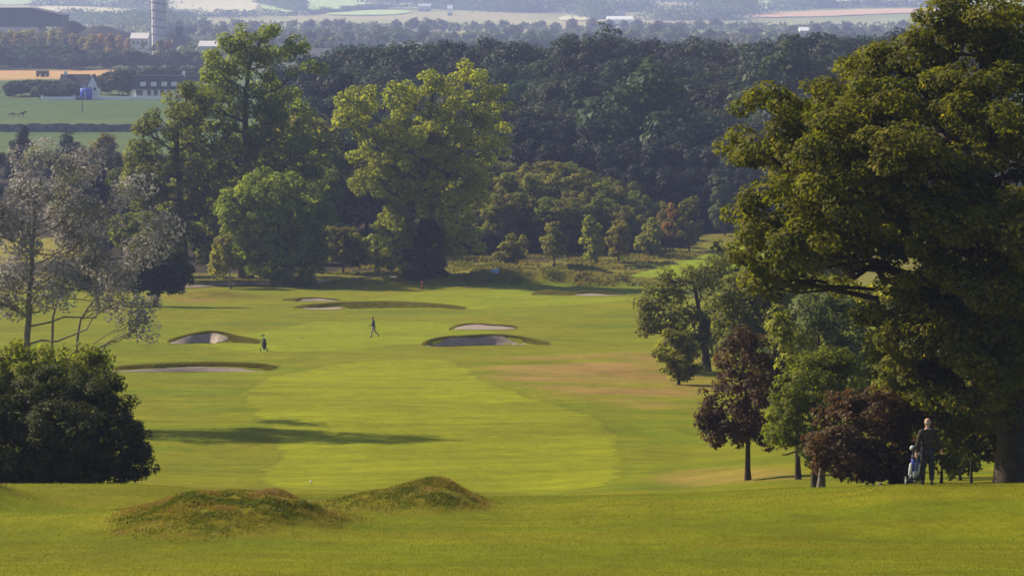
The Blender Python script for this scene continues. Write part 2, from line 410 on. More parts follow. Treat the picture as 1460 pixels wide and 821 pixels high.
# slightly longer darker rim where the mown grass stops
edge = np.clip(poly_mask(wx_, wy_, FAIR, .3) * 4 * (1 - poly_mask(wx_, wy_, FAIR, .3)), 0, 1)
blend(edge * .5, rough_c * .72)
m1 = poly_mask(gx, gy, GREEN1, .5); blend(m1 * .9, green_c); m2 = poly_mask(gx, gy, GREEN2, .6); blend(m2 * .9, green_c * 1.02)
mr = poly_mask(gx, gy, RFAIR, .6); blend(mr, C(.17, .215, .006)); blend(poly_mask(gx, gy, RGREEN, .8), C(.17, .17, .03))
dn = np.clip(.55 + .8 * fbm(gx / 6, gy / 4, 44, 4), 0, 1)
blend(poly_mask(gx, gy, DRY, 2.5) * dn * .95 * (1 - mf), dry_c); blend(poly_mask(gx, gy, DRY2, 2) * dn * .8, dry_c * .9); blend(poly_mask(gx, gy, DRY3, 1) * dn * .6, dry_c)
# grassy faces and ridges of bunkers: longer, darker grass
for b in BUNK:
    s = (gx - b['cx']) / b['hw']; yl = b['y'] + b['curve'] * s * s + b['wob'] * np.sin(s * 5 + b['ph']); v = gy - yl
    sm_ = sstep(b['s0'] - .12, b['s0'] + .12, s) * (1 - sstep(b['s1'] - .12, b['s1'] + .12, s)); lo_ = b['fw'] * sm_ + b['L'] * .5 * (1 - sm_)
    mm = (1 - sstep(.9, 1.06, np.abs(s))) * (1 - sstep(0, b['back'] * .35, v)) * sstep(-lo_ - .3, -lo_, v)
    blend(mm * .55 * (.7 + .5 * vnoise(gx * 1.5, gy * 1.5, 93)), C(.115, .130, .006)); roughm = np.maximum(roughm, mm * .25)
b = BUNK[1]; mm = np.exp(-(((gx - b['cx']) / b['hw'] - .72) / .3) ** 2 - ((gy - b['y'] - .2) / 1.8) ** 2); blend(mm * .8, C(.19, .11, .05))
# near rough mounds
for k, (cx, cy, wl, wr, sf, sb, h) in enumerate(MOUNDS):
    dx = gx - cx; dy = gy - cy
    q = (dx / np.where(dx < 0, wl, wr)) ** 2 + (dy / np.where(dy < 0, sf, sb)) ** 2
    if h < .21: continue
    mm = 1 - sstep(1.1, 2.6 if k < 5 else 2.0, q + .5 * vnoise(gx * 1.5, gy * 1.0, 77))
    if k == 4: mm = mm * .15
    blend(mm * (.75 if k < 5 else .9), C(.135, .135, .008)); roughm = np.maximum(roughm, mm)
bank = sstep(349, 354, gy) * (1 - mr)
blend(bank * .85, C(.135, .132, .016)); roughm = np.maximum(roughm, bank * .8)
tn = gx / np.maximum(gy, 1)
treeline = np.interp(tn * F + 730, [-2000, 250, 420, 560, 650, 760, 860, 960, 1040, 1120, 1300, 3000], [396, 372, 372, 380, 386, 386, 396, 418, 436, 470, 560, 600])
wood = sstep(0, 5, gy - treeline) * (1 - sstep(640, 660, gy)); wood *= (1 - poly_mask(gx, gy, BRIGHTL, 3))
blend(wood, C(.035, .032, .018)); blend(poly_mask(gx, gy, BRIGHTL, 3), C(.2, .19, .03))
vm_ = sstep(645, 655, gy) * (1 - sstep(1300, 1330, gy))
blend(vm_, C(.062, .105, .034)); roughm *= (1 - vm_)
blend(vm_ * np.clip(.5 * fbm(gx / 90, gy / 40, 61, 3) + .2, 0, .6), C(.10, .125, .04))
g2 = poly_mask(gx, gy, GOLD, 6); blend(g2, C(.42, .27, .11))
farv = sstep(1310, 1340, gy) * (1 - g2)
blend(farv, C(.075, .085, .035)); roughm *= (1 - farv)
patch = sstep(.1, .3, vnoise(gx / 190, gy / 260, 91)); blend(farv * patch * .8, C(.22, .20, .08))
hillm = sstep(2500, 2700, gy)
cell = vnoise(np.floor(gx / 260 + .4 * vnoise(gx / 500, gy / 500, 8)), np.floor(gy / 380), 14) * .5 + .5
hc = C(.20, .26, .08)[None, :] * (1 - cell[:, None]) + C(.44, .38, .19)[None, :] * cell[:, None]
tone = tone * (1 - hillm[:, None]) + hc * hillm[:, None]
nr, nc = len(vs_y), len(us)
i = np.arange(nr - 1)[:, None] * nc; j = np.arange(nc - 1)[None, :]
gf = np.stack([i + j, i + j + 1, i + nc + j + 1, i + nc + j], -1).reshape(-1, 4)
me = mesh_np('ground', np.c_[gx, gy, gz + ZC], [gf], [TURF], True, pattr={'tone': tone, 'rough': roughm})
tag(link('ground', me), kind='structure')

# sand sheets
for k, b in enumerate(BUNK):
    ns, nv = 90, 26
    s = np.linspace(b['s0'] * .97, b['s1'] * .97, ns)
    sn = (s - (b['s0'] + b['s1']) / 2) / ((b['s1'] - b['s0']) / 2)
    e = np.clip(1 - np.abs(sn) ** 4, 0, 1) ** .6 * (1 + .06 * np.sin(s * 9 + k))
    x = b['cx'] + s * b['hw']; yl = b['y'] + b['curve'] * s * s + b['wob'] * np.sin(s * 5 + b['ph'])
    v0 = -b['fw'] * .9; v1 = -b['L'] * .98
    mid = (v0 + v1) / 2 + (1 - e) * (v0 - v1) * .32
    S, V = np.meshgrid(np.arange(ns), np.linspace(0, 1, nv), indexing='ij')
    top = mid + (v0 - mid) * e; bot = mid + (v1 - mid) * e
    vv = top[:, None] + (bot - top)[:, None] * V
    X = np.repeat(x[:, None], nv, 1); Y = yl[:, None] + vv
    Z = height(X.ravel(), Y.ravel()) + ZC + .035
    i = np.arange(ns - 1)[:, None] * nv; j = np.arange(nv - 1)[None, :]
    f = np.stack([i + j, i + j + 1, i + nv + j + 1, i + nv + j], -1).reshape(-1, 4)
    me = mesh_np('sand_bunker', np.c_[X.ravel(), Y.ravel(), Z], [f[:, ::-1]], [SAND], True)
    tag(link('sand_bunker', me), b['label'], 'bunker')

def ribbon(name, pts, width, mat, off=.03, dmin=300, dmax=1500, kind='structure'):
    w = np.array([W(a, b, dmin, dmax)[:2] for a, b in pts])
    t = np.linspace(0, 1, len(w)); tt = np.linspace(0, 1, 160)
    x = np.interp(tt, t, w[:, 0]); y = np.interp(tt, t, w[:, 1])
    k = np.ones(9) / 9; y[4:-4] = np.convolve(y, k, 'valid'); x[4:-4] = np.convolve(x, k, 'valid')
    d = np.gradient(np.c_[x, y], axis=0); d /= np.linalg.norm(d, axis=1)[:, None]
    n = np.c_[-d[:, 1], d[:, 0]]
    cols = []
    for q in np.linspace(-.5, .5, 6): cols.append(np.c_[x, y] + n * q * width)
    A = np.stack(cols, 1); zz = height(A[..., 0].ravel(), A[..., 1].ravel()) + ZC + off
    i = np.arange(159)[:, None] * 6; j = np.arange(5)[None, :]
    f = np.stack([i + j, i + j + 1, i + 6 + j + 1, i + 6 + j], -1).reshape(-1, 4)
    me = mesh_np(name, np.c_[A[..., 0].ravel(), A[..., 1].ravel(), zz], [f], [mat], True)
    return tag(link(name, me), kind=kind)
ribbon('path', [(180, 415), (240, 411), (300, 407), (370, 404), (450, 400), (520, 396), (575, 393)], 2.6, PATHM, .06)
ribbon('path', [(1180, 366), (1230, 364), (1270, 365), (1330, 366), (1500, 370)], 2.4, PATHM, .06, 300)

# ------------------------------------------------------------------ foliage
def unit(v): return v / (np.linalg.norm(v, axis=-1, keepdims=True) + 1e-9)
def leaves(centers, outward, size, R, aspect=1.5, up=.7, rnd=1.0):
    n = len(centers)
    nrm = unit(outward * .8 + np.array([0, 0, up]) + R.normal(size=(n, 3)) * rnd * .42)
    a = unit(np.cross(nrm, R.normal(size=(n, 3)))); b = np.cross(nrm, a)
    s = size * R.uniform(.65, 1.35, n)
    a = a * (s * aspect / 2)[:, None]; b = b * (s / 2)[:, None]
    droop = nrm * (s * .18)[:, None]
    v = np.stack([centers - a, centers + b * .9 + droop, centers + a * 1.05, centers - b * .9 + droop], 1).reshape(-1, 3)
    return v, np.arange(4 * n).reshape(-1, 4)
def crown_points(lobes, clump_r, per, R, space=2.0, fill=.25, drop=.12, flat=.75, low=.55):
    """lobes: (c(3), r(3)). Returns leaf centres, outward vectors, tint and clump centres."""
    cc = []; co = []
    for c, r in lobes:
        c = np.array(c); r = np.array(r)
        area = 4 * math.pi * ((r[0] * r[1]) ** 1.6 / 3 + (r[0] * r[2]) ** 1.6 / 3 + (r[1] * r[2]) ** 1.6 / 3) ** (1 / 1.6)
        n = max(3, int(area / (clump_r ** 2 * space)))
        u = unit(R.normal(size=(n, 3)))
        keep = (u[:, 2] > -low) | (R.uniform(size=n) < .45)
        u = u[keep]; rad = np.where(R.uniform(size=len(u)) < fill, R.uniform(.25, .75, len(u)), R.uniform(.78, 1.08, len(u)))
        p = c + u * r * rad[:, None]
        k = R.uniform(size=len(u)) > drop
        cc.append(p[k]); co.append(u[k])
    cc = np.concatenate(cc); co = np.concatenate(co)
    # clumps that sit deep inside another lobe are useless: thin them
    inside = np.zeros(len(cc))
    for c, r in lobes: inside += (np.sum(((cc - np.array(c)) / np.array(r)) ** 2, 1) < .45)
    k = (inside < 1) | (R.uniform(size=len(cc)) < .35)
    cc = cc[k]; co = co[k]
    m = len(cc); cr = clump_r * R.uniform(.55, 1.3, m)
    cnt = np.maximum(3, (per * (cr / clump_r) ** 2).astype(int))
    idx = np.repeat(np.arange(m), cnt)
    u = unit(R.normal(size=(len(idx), 3))); rad = R.uniform(.25, 1, len(idx)) ** .45
    p = cc[idx] + u * (cr[idx] * rad)[:, None] * np.array([1, 1, flat])
    out = unit(u + co[idx] * .6)
    ct = R.uniform(size=m)
    tint = np.clip(.36 * ct[idx] + .5 * R.uniform(size=len(idx)) + .06, 0, .84)
    turned = R.uniform(size=len(idx)) < .012; tint[turned] = 1.0
    return p, out, tint, cc
def limb(p0, p1, r0, r1, R, n=7, sag=.12, wig=.05):
    p0 = np.array(p0, float); p1 = np.array(p1, float); t = np.linspace(0, 1, n)[:, None]
    L = np.linalg.norm(p1 - p0)
    mid = np.array([0, 0, 1.0]) * L * sag
    p = p0 + (p1 - p0) * t + mid * (4 * t * (1 - t)) * -0.5 * np.sign(1) + R.normal(size=(n, 3)) * L * wig * np.sin(math.pi * t)
    return tube_np(p, np.linspace(r0, r1, n), 6)
def trunk_mesh(name, base_r, path, lobes, cc, R, mat, nbr=40, limb_r=.45, twig_r=.1, wig=.05, start=.35):
    """path: trunk polyline from (0,0,0) up. Limbs to every lobe, branches to clumps."""
    V = []; Fc = []; off = 0
    def put(v, f):
        nonlocal off
        V.append(v); Fc.append(f + off); off += len(v)
    path = np.array(path, float); m = len(path)
    L = np.r_[0, np.cumsum(np.linalg.norm(np.diff(path, axis=0), axis=1))]; tt = np.linspace(0, 1, 12)
    pp = np.c_[[np.interp(tt * L[-1], L, path[:, k]) for k in range(3)]].T
    pp[1:-1] += R.normal(size=(10, 3)) * base_r * .12
    rad = base_r * (1 - .78 * tt) ; rad[0] *= 1.35; rad[1] *= 1.08
    pp[0, 2] -= base_r * .6
    put(*tube_np(pp, rad, 10))
    tips = []
    for c, r in lobes:
        c = np.array(c); r = np.array(r)
        h = np.clip((c[2] - np.hypot(c[0] - pp[-1, 0], c[1] - pp[-1, 1]) * .55) / max(pp[-1, 2], .1), start, .97)
        q = np.array([np.interp(h, tt, pp[:, k]) for k in range(3)])
        rr = base_r * (1 - .78 * h) * limb_r * 1.3
        put(*limb(q, c, rr, rr * .35, R, sag=.10, wig=wig)); tips.append((c, rr * .35, q))
    sel = R.choice(len(cc), min(nbr, len(cc)), replace=False)
    T = np.array([t[0] for t in tips])
    for k in sel:
        j = np.argmin(np.sum((T - cc[k]) ** 2, 1)); f = R.uniform(.45, 1.0)
        c, r, q = tips[j]
        put(*limb(q + (c - q) * f, cc[k], max(r * 1.0, twig_r * .6), twig_r * .25, R, n=5, sag=.05, wig=.05))
    return mesh_np(name, np.concatenate(V), [np.concatenate(Fc)], [mat], True)
def crown_mesh(name, lobes, clump_r, per, leaf, R, mat, **kw):
    lkw = {k: kw.pop(k) for k in ('aspect', 'up', 'rnd') if k in kw}
    p, out, tint, cc = crown_points(lobes, clump_r, per, R, **kw)
    v, f = leaves(p, out, leaf, R, **lkw)
    return mesh_np(name, v, [f], [mat], False, fattr={'tint': tint}), cc

def lobes_px(base, d, L, depth=1.0):
    """L: (px, py, rx, ry, doff metres) -> lobes relative to base."""
    out = []
    for q in L:
        px, py, rx, ry = q[:4]; do = q[4] if len(q) > 4 else 0
        c = P(px, py, d + do) - base; k = MPP(d + do)
        out.append((c, (rx * k, (rx + ry) / 2 * k * depth, ry * k)))
    return out
def hero(name, label, cat, px, d, L, leafm, leaf=.14, clump=.5, per=80, bark=BARK, base_r=.25, path=None, nbr=60, seed=1, depth=1.0, group=None, nlimb=999,
         base_py=None, limb_r=.45, twig_r=.06, wig=.05, start=.35, **kw):
    R = np.random.RandomState(seed)
    x = slope(px, 500)[0] * d; z = ZC + H1(x, d); base = np.array([x, d, z])
    o = thing(name, base, label, cat, group)
    lobes = lobes_px(base, d, L, depth)
    cm, cc = crown_mesh('crown', lobes, clump, per, leaf, R, leafm, **kw)
    if path is None:
        top = max(l[0][2] for l in lobes); mx = np.mean([l[0][0] for l in lobes]); my = np.mean([l[0][1] for l in lobes])
        path = [(0, 0, 0), (mx * .1, my * .1, top * .3), (mx * .5, my * .4, top * .65), (mx, my, top * .97)]
    else:
        path = [(0, 0, 0)] + [tuple(P(a, b_, d) - base) for a, b_ in path]
    tm = trunk_mesh('trunk', base_r, path, lobes[:nlimb], cc, R, bark, nbr, limb_r, twig_r, wig, start)
    link('trunk', tm, o); link('crown', cm, o)
    return o

M_SYC = leafmat('sycamore_leaf', (.026, .042, .006), (.160, .140, .013), (.26, .18, .03), .54)
M_ASH = leafmat('ash_leaf', (.10, .13, .014), (.36, .34, .028), (.34, .32, .04), .62)
M_OAK = leafmat('oak_leaf', (.06, .075, .012), (.22, .22, .026), (.24, .2, .03), .58)
M_OLIVE = leafmat('olive_green_leaf', (.08, .10, .014), (.28, .27, .028), (.28, .22, .04), .58)
M_MAPLE = leafmat('soft_green_leaf', (.05, .085, .012), (.19, .22, .025), (.24, .22, .03), .55)
M_BEAM = leafmat('whitebeam_leaf', (.08, .085, .022), (.22, .21, .045), (.26, .22, .07), .55)
M_SILVER = leafmat('silver_leaf', (.16, .155, .15), (.34, .32, .31), (.44, .39, .35), .3, (1.0, 1.0, .95))
M_PURPLE = leafmat('purple_leaf', (.035, .022, .015), (.125, .075, .038), (.20, .16, .06), .42, (1.3, .9, .6))
M_DARKB = leafmat('dark_bush_leaf', (.018, .032, .011), (.078, .084, .020), (.17, .14, .05), .42)
M_GREY = leafmat('grey_green_leaf', (.06, .08, .035), (.16, .18, .075), (.2, .2, .09), .48, (1.1, 1.2, .7))
M_WOOD = leafmat('dark_woodland_leaf', (.013, .025, .013), (.048, .066, .028), (.07, .06, .03), .24, (1.1, 1.2, .6), objvar=.42)
M_CONI = leafmat('pine_needle', (.012, .022, .016), (.040, .052, .032), (.06, .05, .03), .15, (1.1, 1.2, .6), objvar=.2)
M_YOUNG = leafmat('young_birch_leaf', (.075, .090, .016), (.26, .25, .036), (.26, .17, .05), .5, objvar=.16)
M_ORANGE = leafmat('rusty_leaf', (.18, .13, .025), (.34, .24, .05), (.38, .26, .05), .4, (1.3, 1.0, .5))
M_YELLOW = leafmat('yellow_poplar_leaf', (.17, .17, .045), (.38, .34, .09), (.36, .27, .06), .4, (1.2, 1.0, .5), objvar=.25)
M_FAR = leafmat('far_tree_leaf', (.06, .085, .045), (.15, .17, .075), (.15, .13, .07), .3, (1.1, 1.2, .6), objvar=.35)

# --- the great sycamore at the right
SY = [(1130, 165, 78, 62, -1), (1205, 135, 70, 58, 1), (1100, 225, 62, 50, 0), (1165, 235, 75, 55, 2.2), (1095, 318, 52, 42, -1), (1160, 330, 70, 45, 1),
      (1245, 225, 80, 60, -2), (1290, 120, 75, 60, 1), (1350, 75, 78, 55, 0), (1410, 45, 70, 48, 2), (1330, 170, 80, 60, 3), (1255, 150, 60, 50, -3),
      (1390, 130, 70, 35, -2), (1430, 250, 95, 60, -2.5), (1330, 300, 80, 60, -1), (1390, 350, 95, 75, 1), (1450, 420, 90, 80, -3), (1335, 410, 60, 55, 3),
      (1300, 480, 58, 42, -1), (1350, 520, 80, 60, 2), (1410, 540, 80, 70, -2), (1265, 500, 34, 22, 0), (1310, 570, 55, 38, 1.5), (1120, 395, 50, 32, 1), (1195, 370, 32, 20, -1),
      (1225, 300, 42, 30, 2), (1290, 405, 22, 22, 0), (1460, 560, 70, 60, 2), (1500, 60, 80, 60, 0), (1530, 160, 90, 80, 2), (1600, 250, 95, 80, -2), (1680, 330, 90, 80, 1),
      (1560, 400, 100, 85, 3), (1620, 500, 90, 80, -2), (1520, 500, 90, 80, 3), (1440, 480, 60, 60, 4.5), (1480, 300, 90, 70, 4.5), (1200, 180, 45, 36, -4), (1075, 375, 30, 26, 0), (1300, 350, 40, 26, 1), (1270, 545, 40, 26, -1), (1330, 600, 50, 30, 2), (1240, 450, 26, 16, 0), (1370, 460, 70, 50, 4), (1400, 610, 60, 30, 2), (1160, 290, 60, 40, 3), (1250, 350, 16, 8, 0), (1310, 240, 60, 50, 4), (1400, 200, 60, 50, 5), (1080, 345, 36, 32, 1), (1140, 365, 52, 34, -1), (1100, 412, 40, 24, 1), (1065, 295, 26, 22, 0), (1170, 400, 40, 20, 2), (1200, 330, 50, 30, -2), (1160, 345, 45, 32, -4), (1240, 290, 66, 40, -4.5), (1320, 380, 45, 40, -4.5), (1340, 460, 60, 50, -5), (1285, 490, 46, 40, -4), (1350, 320, 60, 50, -5), (1410, 420, 60, 60, -5.5), (1130, 290, 50, 40, -3), (1200, 230, 60, 50, -4.5), (1400, 520, 70, 60, -5), (1300, 560, 50, 40, -3), (1350, 600, 50, 26, 3), (1300, 220, 70, 50, -5), (1450, 340, 70, 60, -6), (1400, 160, 50, 30, -4), (1290, 440, 46, 30, -2), (1320, 430, 50, 40, 0), (1275, 470, 34, 24, 1), (1290, 520, 50, 34, 1), (1335, 540, 56, 40, -2), (1300, 320, 44, 36, -3), (1370, 28, 60, 34), (1440, 18, 60, 34, -1), (1450, 105, 50, 40, 2), (1475, 190, 60, 60), (1290, 82, 50, 28), (1240, 180, 56, 44, -2), (1160, 200, 56, 40, -2)]
hero('sycamore_tree', 'huge spreading green and rusty tree filling the right side of the picture', 'tree', 1447, 84, SY, M_SYC, leaf=.10, clump=.52, per=165, flat=.62, space=2.1,
     base_r=.46, path=[(1445, 600), (1440, 500), (1425, 400), (1418, 300), (1410, 190), (1400, 90)], nbr=420, seed=3, twig_r=.055, limb_r=.40, wig=.07, start=.42, nlimb=37, drop=.14, fill=.3, low=.6)

# --- right hand group of smaller trees
hero('plum_tree', 'small purple leaved tree with a bare straight trunk on the slope', 'tree', 1068, 105,
     [(1060, 515, 32, 45), (1050, 575, 48, 45, .5), (1085, 560, 42, 50, -.5), (1040, 608, 42, 28), (1085, 612, 42, 30, .5), (1015, 590, 20, 18), (1075, 500, 26, 28)],
     M_PURPLE, leaf=.10, clump=.33, per=65, base_r=.11, nbr=90, seed=5, drop=.25, twig_r=.03)
hero('copper_beech', 'low copper red tree with a pale stem beside the walking man', 'tree', 1172, 80.5,
     [(1225, 600, 62, 42), (1190, 640, 42, 32, -.5), (1250, 640, 56, 46), (1240, 575, 40, 26, .8), (1290, 610, 34, 50, 1.2), (1215, 660, 40, 24), (1265, 672, 42, 18, .4)],
     M_PURPLE, leaf=.08, clump=.27, per=90, base_r=.11, bark=BARKPALE, nbr=80, seed=6, drop=.15, twig_r=.025, low=.9, path=[(1173, 670), (1185, 650), (1215, 610), (1240, 580)])
hero('field_maple', 'soft light green tree between the purple and copper ones', 'tree', 1165, 93,
     [(1160, 545, 50, 38), (1200, 575, 42, 36, .6), (1135, 590, 44, 36), (1160, 630, 46, 32, -.4), (1110, 610, 26, 22), (1115, 648, 18, 14), (1185, 520, 32, 22), (1190, 640, 36, 30)],
     M_MAPLE, leaf=.085, clump=.38, per=130, base_r=.13, nbr=60, seed=7, drop=.12, twig_r=.03)
hero('willow_tree', 'misty grey green tree above the light green one', 'tree', 1160, 118,
     [(1150, 490, 50, 40), (1190, 470, 50, 42, 1), (1130, 535, 36, 30), (1210, 520, 40, 40), (1170, 440, 36, 26), (1220, 560, 36, 30), (1110, 500, 26, 34)],
     M_GREY, leaf=.12, clump=.42, per=70, base_r=.16, nbr=60, seed=8, drop=.12, twig_r=.04)
hero('whitebeam_tree', 'broad bushy olive tree at the edge of the dry grass, its stem in shade', 'tree', 1007, 196,
     [(955, 440, 36, 34), (935, 425, 22, 20), (1000, 420, 48, 44, 1), (1040, 450, 48, 44), (975, 480, 42, 32), (1020, 490, 42, 26, -1), (1010, 385, 30, 22, 1), (955, 400, 18, 16), (925, 470, 14, 14), (1070, 410, 34, 40, 2), (940, 460, 28, 24)],
     M_BEAM, leaf=.17, clump=.66, per=85, space=2.8, fill=.1, base_r=.32, nbr=90, seed=9, drop=.2, twig_r=.07)
hero('hawthorn_tree', 'little dark green tree on a thin stem left of the purple one', 'tree', 968, 184,
     [(965, 495, 24, 24), (950, 508, 18, 18), (980, 515, 22, 22), (967, 528, 22, 12), (968, 478, 14, 14)],
     M_OAK, leaf=.18, clump=.42, per=45, base_r=.1, nbr=40, seed=10, drop=.15, twig_r=.04)
hero('pine_tree', 'dark bluish tree just beyond the spreading branches above the pale car park path', 'tree', 1165, 300,
     [(1150, 390, 34, 30), (1180, 380, 34, 34), (1165, 345, 26, 22), (1190, 410, 20, 12), (1140, 415, 26, 12)],
     M_DARKB, leaf=.32, clump=.8, per=45, base_r=.25, nbr=30, seed=12)
hero('hazel_tree', 'wispy upright olive sapling standing against the mown right fairway', 'tree', 1030, 230,
     [(1025, 385, 18, 26), (1035, 362, 10, 16), (1015, 400, 20, 20), (1045, 400, 22, 24), (1022, 356, 7, 12)],
     M_BEAM, leaf=.2, clump=.42, per=36, base_r=.1, nbr=60, seed=13, drop=.35, twig_r=.04)
for n_, (px, d, L, lb, mt) in enumerate([
    (1070, 165, [(1060, 425, 36, 34), (1090, 450, 38, 36, 1), (1050, 470, 32, 32), (1085, 495, 34, 26), (1110, 425, 30, 26)], 'olive thicket joining the broad bushy tree to the willowy ones', M_BEAM),
    (1105, 170, [(1100, 455, 40, 30), (1140, 440, 40, 26, 1), (1080, 480, 30, 28), (1120, 490, 36, 30)], 'dark olive shrub behind the top of the purple tree', M_OAK),
    (1185, 175, [(1180, 418, 50, 20), (1215, 425, 34, 16), (1150, 425, 34, 20), (1200, 445, 40, 24)], 'brownish shrub mass under the overhanging sycamore twigs', M_OLIVE),
    (1260, 150, [(1260, 425, 34, 22), (1290, 440, 36, 26), (1235, 412, 16, 10), (1300, 470, 40, 30)], 'yellow green shrub below the gap in the sycamore', M_ASH),
    (1140, 100, [(1125, 470, 22, 24), (1112, 450, 16, 18), (1135, 500, 22, 26)], 'sunny narrow sapling tucked behind the purple tree crown', M_BEAM)]):
    hero('shrub', lb, 'shrub', px, d, L, mt, leaf=.15 * max(1, d / 130), clump=.45 * max(1, d / 140), per=50, base_r=.1, nbr=40, seed=27 + n_, drop=.15, low=1)
# young trees under the sycamore, round the walking man
for n_, (px, d, L, lb, br) in enumerate([
    (1388, 88, [(1388, 600, 30, 34), (1365, 630, 24, 22), (1405, 635, 26, 22), (1385, 560, 26, 24)], 'thin stemmed young tree just right of the walking man', .045),
    (1345, 92, [(1340, 620, 26, 24), (1350, 590, 26, 24), (1350, 650, 24, 20)], 'leafy sapling directly behind the walking man', .05),
    (1372, 95, [(1372, 655, 26, 16), (1360, 668, 18, 12), (1380, 640, 20, 16)], 'low dark sapling behind the man under the great tree', .06),
    (1425, 100, [(1425, 610, 34, 36), (1440, 640, 26, 20), (1415, 575, 30, 26)], 'slender sapling close to the great trunk', .045),
    (1300, 88, [(1298, 640, 22, 30), (1290, 664, 22, 16), (1303, 600, 24, 22), (1305, 672, 14, 12)], 'dark leafy sapling between the copper tree and the man', .04)]):
    hero('sapling', lb, 'tree', px, d, L, M_SYC, leaf=.105, clump=.27, per=40, base_r=br, nbr=40, seed=40 + n_, drop=.15, twig_r=.02, low=.8)

# --- left foreground
hero('dark_bush', 'big rounded very dark green bush at the left edge behind the lawn', 'bush', 105, 93,
     [(60, 590, 70, 48), (130, 580, 60, 46, .4), (90, 620, 80, 50, -.8), (165, 635, 46, 40), (30, 640, 60, 44), (115, 655, 70, 32, -.4), (185, 660, 30, 24), (-20, 600, 60, 60), (150, 560, 34, 24, .8), (95, 545, 50, 24, .8), (195, 625, 18, 14), (50, 668, 60, 24), (135, 674, 50, 18), (182, 672, 26, 12), (10, 672, 50, 24)],
     M_DARKB, leaf=.068, clump=.30, per=125, base_r=.16, nbr=90, seed=14, drop=.06, low=1.0, twig_r=.03)
hero('olive_bush', 'paler olive bush rising behind the dark one, below the silver tree', 'bush', 70, 106,
     [(30, 530, 52, 34), (90, 520, 52, 32, .5), (130, 530, 36, 26), (-20, 540, 50, 40), (60, 550, 70, 40), (15, 505, 26, 18), (110, 560, 50, 40), (0, 590, 50, 40)],
     M_OLIVE, leaf=.10, clump=.34, per=60, base_r=.14, nbr=60, seed=15, drop=.15, low=1.0)
SIL = [(60, 250, 42, 36), (100, 235, 34, 24, 1), (20, 270, 30, 26), (130, 290, 40, 26), (165, 300, 30, 20, -1), (90, 300, 50, 34), (40, 330, 46, 34), (0, 330, 40, 40), (110, 350, 50, 30, 1), (170, 350, 34, 20),
       (205, 345, 26, 14), (225, 320, 18, 10), (190, 265, 20, 14), (150, 390, 50, 26), (200, 385, 32, 20, 1), (60, 390, 50, 30), (0, 400, 40, 34), (100, 420, 56, 24, -1), (170, 430, 36, 16), (215, 450, 22, 9), (195, 470, 16, 7), (75, 225, 26, 16), (15, 232, 16, 12), (30, 440, 36, 20), (-50, 300, 50, 50), (-60, 390, 50, 50)]
hero('silver_poplar', 'thin silvery leaved tree leaning right at the left edge, its grey stems bare', 'tree', 40, 150, SIL, M_SILVER, leaf=.12, clump=.75, per=150, flat=1.0, space=2.6, fill=.1, bark=BARKPALE,
     base_r=.24, path=[(38, 470), (44, 400), (48, 330), (55, 260)], nbr=420, seed=16, drop=.32, twig_r=.04, limb_r=.28, wig=.08, start=.12)
for n_, (px, pth, lb) in enumerate([(70, [(75, 450), (92, 400), (105, 360), (115, 340)], 'second grey stem beside the silvery tree, forking low'),
                                     (98, [(112, 460), (128, 435), (150, 405), (165, 390)], 'leaning grey stem with few leaves, right of the silvery tree')]):
    hero('poplar_sapling', lb, 'tree', px, 156, [(pth[-1][0], pth[-1][1], 30, 20), (pth[-1][0] + 35, pth[-1][1] + 45, 24, 12)], M_SILVER, leaf=.13, clump=.5, per=40, bark=BARKPALE,
         base_r=.12, path=pth, nbr=90, seed=50 + n_, drop=.3, twig_r=.04, start=.3)

# --- trees along the far edge of the course
hero('tall_ash', 'tallest tree left of centre, its airy top rising above the wood', 'tree', 352, 366,
     [(372, 62, 52, 22), (345, 85, 50, 26), (410, 75, 34, 12), (325, 122, 40, 26, 2), (372, 135, 40, 32), (310, 100, 26, 20), (432, 100, 30, 11), (300, 160, 44, 32), (360, 190, 62, 42), (410, 160, 34, 34, 3),
      (400, 230, 56, 42, 3), (330, 240, 52, 40), (360, 290, 60, 40, 3), (440, 215, 34, 26, 3), (415, 280, 40, 30, 4), (330, 330, 50, 36, 4), (345, 60, 26, 16), (280, 130, 22, 14), (400, 300, 50, 40, 3), (390, 200, 50, 40, 0), (420, 250, 40, 36, 2), (300, 200, 50, 40, 2)],
     M_ASH, leaf=.27, clump=1.1, per=120, space=3.0, fill=.15, base_r=.85, path=[(352, 320), (355, 240), (350, 170), (352, 110), (362, 70)], nbr=160, seed=17, drop=.24, twig_r=.13)
hero('spreading_oak', 'wide dark green tree left of the tallest one, sunlit along its left edge', 'tree', 262, 360,
     [(262, 150, 36, 26), (245, 185, 44, 34), (215, 195, 30, 22), (285, 195, 44, 40, 2), (225, 240, 44, 36), (275, 250, 56, 42), (210, 265, 26, 26), (240, 300, 50, 36), (300, 300, 44, 40, 2), (270, 340, 54, 38), (230, 350, 36, 30), (300, 360, 40, 34, 2), (205, 220, 22, 18)],
     M_OAK, leaf=.28, clump=1.2, per=130, space=3.4, fill=.15, base_r=.7, nbr=80, seed=18, drop=.14, twig_r=.14)
hero('round_field_tree', 'round olive coloured tree with a smooth domed crown, nearly touching the ground', 'tree', 392, 350,
     [(395, 280, 58, 34), (360, 300, 42, 34), (430, 300, 38, 34), (395, 320, 66, 42), (345, 325, 24, 24), (420, 350, 42, 40), (380, 360, 40, 36), (455, 320, 18, 26), (410, 385, 34, 24), (440, 375, 22, 26)],
     M_OLIVE, leaf=.25, clump=.95, per=110, space=2.8, fill=.15, base_r=.45, nbr=40, seed=19, drop=.08, low=.9)
